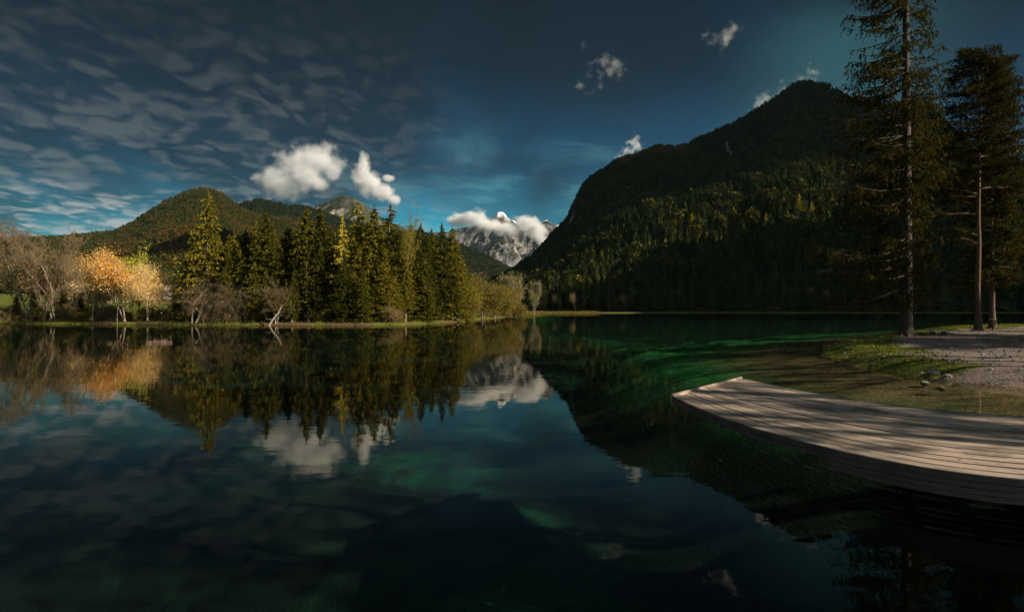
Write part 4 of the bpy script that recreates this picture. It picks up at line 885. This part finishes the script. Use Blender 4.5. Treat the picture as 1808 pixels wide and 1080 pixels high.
# ------------------------------------------------------------------ the dock
ZD = .55
farE = [(6.77, 18.3), (7.1, 15.8), (7.78, 13.67), (8.54, 12.6), (9.3, 12.0), (10.6, 11.45), (12.5, 11.0), (15, 10.9), (19, 11.3), (24, 12.2)]
nearE = [(3.78, 14.55), (3.9, 12.0), (4.2, 10.5), (4.55, 9.45), (4.82, 8.85), (5.12, 8.3), (5.55, 7.80), (6.2, 7.42), (7.2, 7.12), (9, 6.85), (12, 6.65), (17, 6.5), (26, 6.4)]
def resample(Pn, n, pw=1.0):
    Pn = np.array(Pn, float)
    for _ in range(3):                                  # round the polyline
        Qn = [Pn[0]]
        for a_, b_ in zip(Pn[:-1], Pn[1:]): Qn += [a_ * .75 + b_ * .25, a_ * .25 + b_ * .75]
        Pn = np.array(Qn + [Pn[-1]])
    L = np.r_[0, np.cumsum(np.linalg.norm(np.diff(Pn, axis=0), axis=1))]; s1 = np.linspace(0, 1, n) ** pw * L[-1]
    return np.c_[np.interp(s1, L, Pn[:, 0]), np.interp(s1, L, Pn[:, 1])]
NT_ = 141; FE, NE = resample(farE, NT_), resample(nearE, NT_, 1.0)
Lc = np.r_[0, np.cumsum(np.linalg.norm(np.diff((FE + NE) / 2, axis=0), axis=1))]
m, q = mat('weathered_wood')
au = q.n('ShaderNodeAttribute', attribute_name='gu').outputs['Fac']; av = q.n('ShaderNodeAttribute', attribute_name='gv').outputs['Fac']; tn = q.n('ShaderNodeAttribute', attribute_name='tone').outputs['Fac']
gv = q.n('ShaderNodeCombineXYZ', {0: q.m('MULTIPLY', au, .9), 1: q.m('MULTIPLY', av, 16.0), 2: q.m('MULTIPLY', tn, 37.)}).outputs[0]
gn = q.noise(gv, 2.2, 8, .68, .3); pos = q.n('ShaderNodeNewGeometry').outputs['Position']; st_ = q.noise(pos, 1.3, 6, .6)
wc = q.ramp(gn, [(.25, (.13, .105, .085)), (.45, (.27, .22, .18)), (.62, (.37, .31, .26)), (.8, (.50, .425, .36))])
wc = q.mix(1.0, wc, q.ramp(tn, [(0, (.62, .60, .58)), (.5, (.95, .92, .89)), (1, (1.3, 1.22, 1.12))]), 'MULTIPLY'); wc = q.mix(q.m('MULTIPLY', q.rng(st_, .45, .66), .8), wc, (.11, .088, .068))
p = q.n('ShaderNodeBsdfPrincipled', {'Base Color': wc, 'Roughness': .62, 'Specular IOR Level': .5}); bp = q.n('ShaderNodeBump', {'Height': gn, 'Strength': .7, 'Distance': .012}); q.put(p.inputs['Normal'], bp.outputs[0]); out(q, p); M['wood'] = m
m, q = mat('shaded_fascia_wood'); au = q.n('ShaderNodeAttribute', attribute_name='gu').outputs['Fac']; av = q.n('ShaderNodeAttribute', attribute_name='gv').outputs['Fac']  # fascia shade put into the wood colour, darker than the deck
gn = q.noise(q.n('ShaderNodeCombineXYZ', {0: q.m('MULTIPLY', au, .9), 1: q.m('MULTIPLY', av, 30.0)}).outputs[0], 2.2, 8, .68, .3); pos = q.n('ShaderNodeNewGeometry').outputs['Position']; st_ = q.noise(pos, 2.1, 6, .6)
p = q.n('ShaderNodeBsdfPrincipled', {'Base Color': q.mix(q.rng(st_, .4, .7), q.mix(q.rng(gn, .3, .7), (.03, .024, .019), (.10, .08, .065)), (.022, .024, .014)), 'Roughness': .75}); bp = q.n('ShaderNodeBump', {'Height': gn, 'Strength': .8, 'Distance': .012}); q.put(p.inputs['Normal'], bp.outputs[0]); out(q, p); M['shadewood'] = m
M['dockshade'] = bark('shade_black_wood', (.006, .005, .004), (.02, .017, .014), 9)  # near-black colour stands in for the shade under the deck
def strip(A3, B3, th, tone, gu, v0, v1):
    """long board between two rails of points (n,3), thickness th downwards"""
    n = len(A3); dn_ = np.array([0, 0, -th]); V = np.stack([A3, B3, B3 + dn_, A3 + dn_], 1).reshape(-1, 3)
    i = np.arange(n - 1)[:, None] * 4; Q = np.concatenate([i + np.array([[a_, (a_ + 1) % 4, 4 + (a_ + 1) % 4, 4 + a_]]) for a_ in range(4)]); Q = np.r_[Q, [[3, 2, 1, 0]], [[4 * n - 4, 4 * n - 3, 4 * n - 2, 4 * n - 1]]]
    return V, Q, np.full(4 * n, tone), np.repeat(gu, 4), np.tile([v0, v1, v1, v0], n)
class WB:
    def __init__(s): s.L = []; s.n = 0
    def add(s, r): s.L.append((r[0], r[1] + s.n) + r[2:]); s.n += len(r[0])
    def me(s, name, mt='wood'):
        z_ = list(zip(*s.L)); c = np.concatenate
        return mesh(name, c(z_[0]), [c(z_[1])], M[mt], False, {'tone': c(z_[2]), 'gu': c(z_[3]), 'gv': c(z_[4])})
dock = thing('dock', 'weathered wooden dock curving out from the right over the shallows', 'dock', (10, 10, 0))
off = np.array([10, 10, 0])
rd = np.random.RandomState(4); wbd = WB(); NP = 17
for k in range(NP):
    v0, v1 = (k + .09) / NP, (k + .91) / NP; i = 0; joint = [0, 52 + rd.randint(-1, 2) if k % 1 == 0 else 52, 96, NT_ - 1]
    for j0, j1 in zip(joint[:-1], joint[1:]):
        sl = slice(j0, j1 + 1); z1_ = ZD + rd.uniform(-.007, .007); wav = np.cumsum(rd.normal(0, .0008, j1 - j0 + 1))
        j = rd.uniform(-.006, .006, 2) * .5
        A3 = np.c_[FE[sl] * (1 - v0 - j[0]) + NE[sl] * (v0 + j[0]), z1_ + wav]; B3 = np.c_[FE[sl] * (1 - v1 + j[1]) + NE[sl] * (v1 - j[1]), z1_ + wav]
        if j1 - j0 > 3: e = .10; A3[-1] = A3[-1] * (1 - e) + A3[-2] * e; B3[-1] = B3[-1] * (1 - e) + B3[-2] * e
        wbd.add(strip(A3 - off, B3 - off, .05, rd.uniform(0, 1), Lc[sl], v0 * 4.8, v1 * 4.8))
obj('deck', wbd.me('deck'), dock)
mb = MB()
for j in range(2, NT_ - 1, 4):                          # joists under the boards
    A_, B_ = FE[j], NE[j]; d_ = (B_ - A_); L_ = np.linalg.norm(d_); c_ = (A_ + B_) / 2
    mb.box((c_[0] - 10, c_[1] - 10, ZD - .135), (L_ / 2 - .07, .055, .075), math.atan2(d_[1], d_[0]))
joist_me = mb
def rail(Pl, z1_, z0_, th, outw, tone):
    """upright board along a polyline"""
    n = len(Pl); T_ = np.gradient(Pl, axis=0); T_ /= np.linalg.norm(T_, axis=1)[:, None]; Nn = np.c_[T_[:, 1], -T_[:, 0]] * outw
    L = np.r_[0, np.cumsum(np.linalg.norm(np.diff(Pl, axis=0), axis=1))]
    A3 = np.c_[Pl, np.full(n, z1_)] - off; B3 = np.c_[Pl + Nn * th, np.full(n, z1_)] - off
    V, Q, tn_, gu_, _ = strip(A3, B3, z1_ - z0_, tone, L, 0, .05); gv_ = V[:, 2] * 1.0
    return V, Q, tn_, gu_, gv_
w = WB(); w.add(rail(NE, ZD + .012, ZD - .072, .05, 1, .25)); w.add(rail(NE, ZD - .078, ZD - .155, .045, 1, .12)); obj('upper_fascia', w.me('upper_fascia', 'shadewood'), dock)
w = WB(); js = 27; w.add(rail(NE[js:], ZD - .162, ZD - .225, .06, 1, .08)); w.add(rail(NE[js:], ZD - .23, ZD - .295, .055, 1, .15)); obj('lower_fascia', w.me('lower_fascia', 'shadewood'), dock)
obj('joists', joist_me.me('joists', M['dockshade']), dock)
w = WB(); w.add(rail(FE, ZD + .008, ZD - .16, .05, -1, .5)); obj('far_fascia', w.me('far_fascia', 'shadewood'), dock)
eP = np.linspace(FE[0], NE[0], 12); dirn = (FE[0] - FE[2]); dirn /= np.linalg.norm(dirn)
w = WB(); w.add(rail(eP + dirn * .02, ZD + .055, ZD - .20, .06, 1, .6)); obj('end_board', w.me('end_board'), dock)
for i_, (t_, v_) in enumerate([(62, .7), (84, .7), (104, .7), (120, .7)]):
    c_ = FE[t_] * (1 - v_) + NE[t_] * v_; mb = MB(); mb.tube([(c_[0] - 10, c_[1] - 10, -2.6), (c_[0] - 10, c_[1] - 10, ZD - .24)], [.08, .08], 10); obj('post', mb.me('post', M['dockshade'], True), dock)

# fallen leaves on the boards, sunken branches on the lake bed
m_, q_ = mat('dry_leaf'); out(q_, q_.n('ShaderNodeBsdfPrincipled', {'Base Color': q_.mix(q_.n('ShaderNodeObjectInfo').outputs['Random'], (.55, .42, .25), (.75, .70, .60)), 'Roughness': .6}))
lv = [(0, -.05, 0), (.022, -.02, .006), (.03, .015, .012), (.012, .03, .004), (0, .055, .014), (-.012, .03, .002), (-.03, .015, .014), (-.022, -.02, .004), (0, 0, 0)]
mb = MB(); mb.add(lv, T=[(i, (i + 1) % 8, 8) for i in range(8)]); lf = mb.me('fallen_leaf', m_); rd = np.random.RandomState(31)
for i in range(26):
    if i < 12: t_, v_ = rd.randint(36, 100), rd.uniform(.80, .97)
    else: t_, v_ = rd.randint(4, 110), rd.uniform(.05, .97)
    c_ = FE[t_] * (1 - v_) + NE[t_] * v_; o = obj('fallen_leaf', lf, None, (c_[0], c_[1], ZD + .012)); o.rotation_euler = (rd.normal(0, .2), rd.normal(0, .2), rd.uniform(0, 6.3)); o.scale = (rd.uniform(.7, 1.4),) * 3
    tag(o, 'small dry pale leaf lying on the dock boards', 'leaf', 'dry leaves fallen on the dock')

# ------------------------------------------------------------------ clouds: real puffs of mist with noise-eaten edges
def cloud(name, label, D, blobs, dens=.02, nscale=3.0, eat=1.0, depth=.6, seed=0., soft=.35, bias=0.0):
    """blobs: (px, py, rx, ry) in photo pixels, turned into metres at distance D"""
    c0 = np.array([bx(np.mean([b_[0] for b_ in blobs]), D), D, bz(np.mean([b_[1] for b_ in blobs]), D)])
    B = [(np.array([bx(b_[0], D), D + (random.uniform(-.3, .3) * b_[2] / FPX * D), bz(b_[1], D)]) - c0, b_[2] / FPX * D, b_[3] / FPX * D) for b_ in blobs]
    lo = np.min([b_[0] - np.array([b_[1], b_[1] * depth, b_[2]]) * 1.25 for b_ in B], 0); hi = np.max([b_[0] + np.array([b_[1], b_[1] * depth, b_[2]]) * 1.25 for b_ in B], 0)
    mb = MB(); mb.box((lo + hi) / 2, (hi - lo) / 2); m_, q_ = mat(name + '_mist')
    P_ = q_.n('ShaderNodeTexCoord').outputs['Object']; f = None; S = max(b_[1] for b_ in B)
    for c_, rx, rz in B:
        dv = q_.v('MULTIPLY', q_.v('SUBTRACT', P_, tuple(c_)), (1 / rx, 1 / (rx * depth), 1 / rz)); l = q_.m('SUBTRACT', 1.0, q_.v('LENGTH', dv, out=1))
        f = l if f is None else q_.m('SMOOTH_MAX', f, l, .25)
    ns = q_.noise(q_.v('ADD', P_, (seed * 777., seed * 333., 0)), nscale / S, 7, .58)
    ff = q_.m('ADD', f, q_.m('MULTIPLY', q_.m('SUBTRACT', ns, .55), eat * 2.4)); ff = q_.m('ADD', ff, bias)
    de = q_.m('MULTIPLY', q_.rng(ff, 0.0, soft), dens)
    vol = q_.n('ShaderNodeVolumePrincipled', {'Color': (.97, .97, .98, 1), 'Density': de, 'Anisotropy': 0.0}); q_.n('ShaderNodeOutputMaterial', {'Volume': vol})
    return tag(obj(name, mb.me(name, m_), None, tuple(c0)), label, 'cloud')
cloud('cloud', 'large soft grey-white cumulus left of the pointed white one', 4300, [(480, 312, 40, 34), (525, 288, 52, 40), (565, 285, 50, 40), (505, 322, 56, 34), (545, 312, 50, 34), (583, 302, 20, 20), (562, 325, 22, 16)], .017, 1.9, .85, seed=1, soft=.8, bias=0.0)
cloud('cloud', 'brilliant white pointed cumulus above the rocky peak', 4200, [(642, 283, 13, 24), (640, 312, 22, 34), (654, 325, 30, 28), (674, 340, 28, 20), (692, 352, 18, 12), (684, 314, 14, 9)], .035, 2.2, .50, seed=2, soft=.6)
cloud('cloud', 'long white cloud bank lying across the snowy mountain', 5500, [(812, 388, 28, 18), (840, 386, 32, 18), (865, 398, 36, 16), (895, 404, 36, 17), (925, 394, 32, 20), (945, 405, 28, 22), (957, 424, 18, 16), (798, 388, 14, 9)], .026, 2.2, .65, seed=3, soft=.7)
cloud('cloud', 'thin torn wisp high in the middle of the sky', 4800, [(1050, 142, 40, 34), (1070, 118, 42, 32), (1088, 108, 30, 26)], .0060, 1.5, 1.9, seed=4, soft=1.0, bias=-.42)
cloud('cloud', 'faint small wisp above the torn wisp', 4800, [(1060, 80, 34, 22)], .0035, 1.4, 1.9, seed=5, soft=1.0, bias=-.40)
cloud('cloud', 'thin wisp at the top edge of the sky', 4800, [(1258, 74, 38, 30), (1285, 52, 46, 30)], .0060, 1.5, 1.9, seed=6, soft=1.0, bias=-.42)
cloud('cloud', 'small white puff behind the wooded knob on the ridge', 3300, [(1122, 256, 22, 20), (1108, 268, 24, 16), (1096, 280, 16, 12), (1180, 266, 24, 8)], .020, 2.0, 1.3, seed=7, soft=.5, bias=-.22)
cloud('cloud', 'thin bright mist curling over the mountain top', 3300, [(1350, 182, 36, 20), (1385, 157, 36, 16), (1412, 145, 32, 14), (1432, 128, 22, 20), (1480, 166, 34, 16), (1332, 190, 26, 24)], .0080, 1.9, 1.7, seed=8, soft=.9, bias=-.25)

# a broad cloud bank added outside the view to shade the upper mountain slope
rd = np.random.RandomState(8); bm = bmesh.new(); bmesh.ops.create_icosphere(bm, subdivisions=5, radius=1); V = np.array([v.co[:] for v in bm.verts])
k_ = 1 + .35 * (fbm(V[:, 0] * 2.2 + 5, V[:, 1] * 2.2 + V[:, 2] * 2 + 9, 81, 4) - .5) * 2
for v, c_, kk in zip(bm.verts, V, k_): v.co = (c_[0] * kk * 620, c_[1] * kk * 560, c_[2] * kk * 130)
me = bpy.data.meshes.new('cloud'); bm.to_mesh(me); bm.free(); m_, q_ = mat('shade_bank_mist'); q_.n('ShaderNodeOutputMaterial', {'Volume': q_.n('ShaderNodeVolumePrincipled', {'Color': (.97, .97, .98, 1), 'Density': .018})}); me.materials.append(m_)
tag(obj('cloud', me, None, (1640, 660, 1000)), 'unseen flat cloud bank added to shade the upper mountain slope', 'cloud')

m_, q_ = mat('haze_air'); q_.n('ShaderNodeOutputMaterial', {'Volume': q_.n('ShaderNodeVolumePrincipled', {'Color': (.50, .80, 1.0, 1), 'Density': 9.5e-6, 'Anisotropy': .2})})
me = bpy.data.meshes.new('haze'); V = [(x_, y_, z_) for z_ in (-60, 1250) for y_ in (-4200, 11000) for x_ in (-15000, 15000)]
me.from_pydata(V, [], [(0, 2, 3, 1), (4, 5, 7, 6), (0, 1, 5, 4), (2, 6, 7, 3), (0, 4, 6, 2), (1, 3, 7, 5)]); me.materials.append(m_)
tag(obj('haze', me), 'thin pale haze in the valley air', 'haze', kind='stuff')
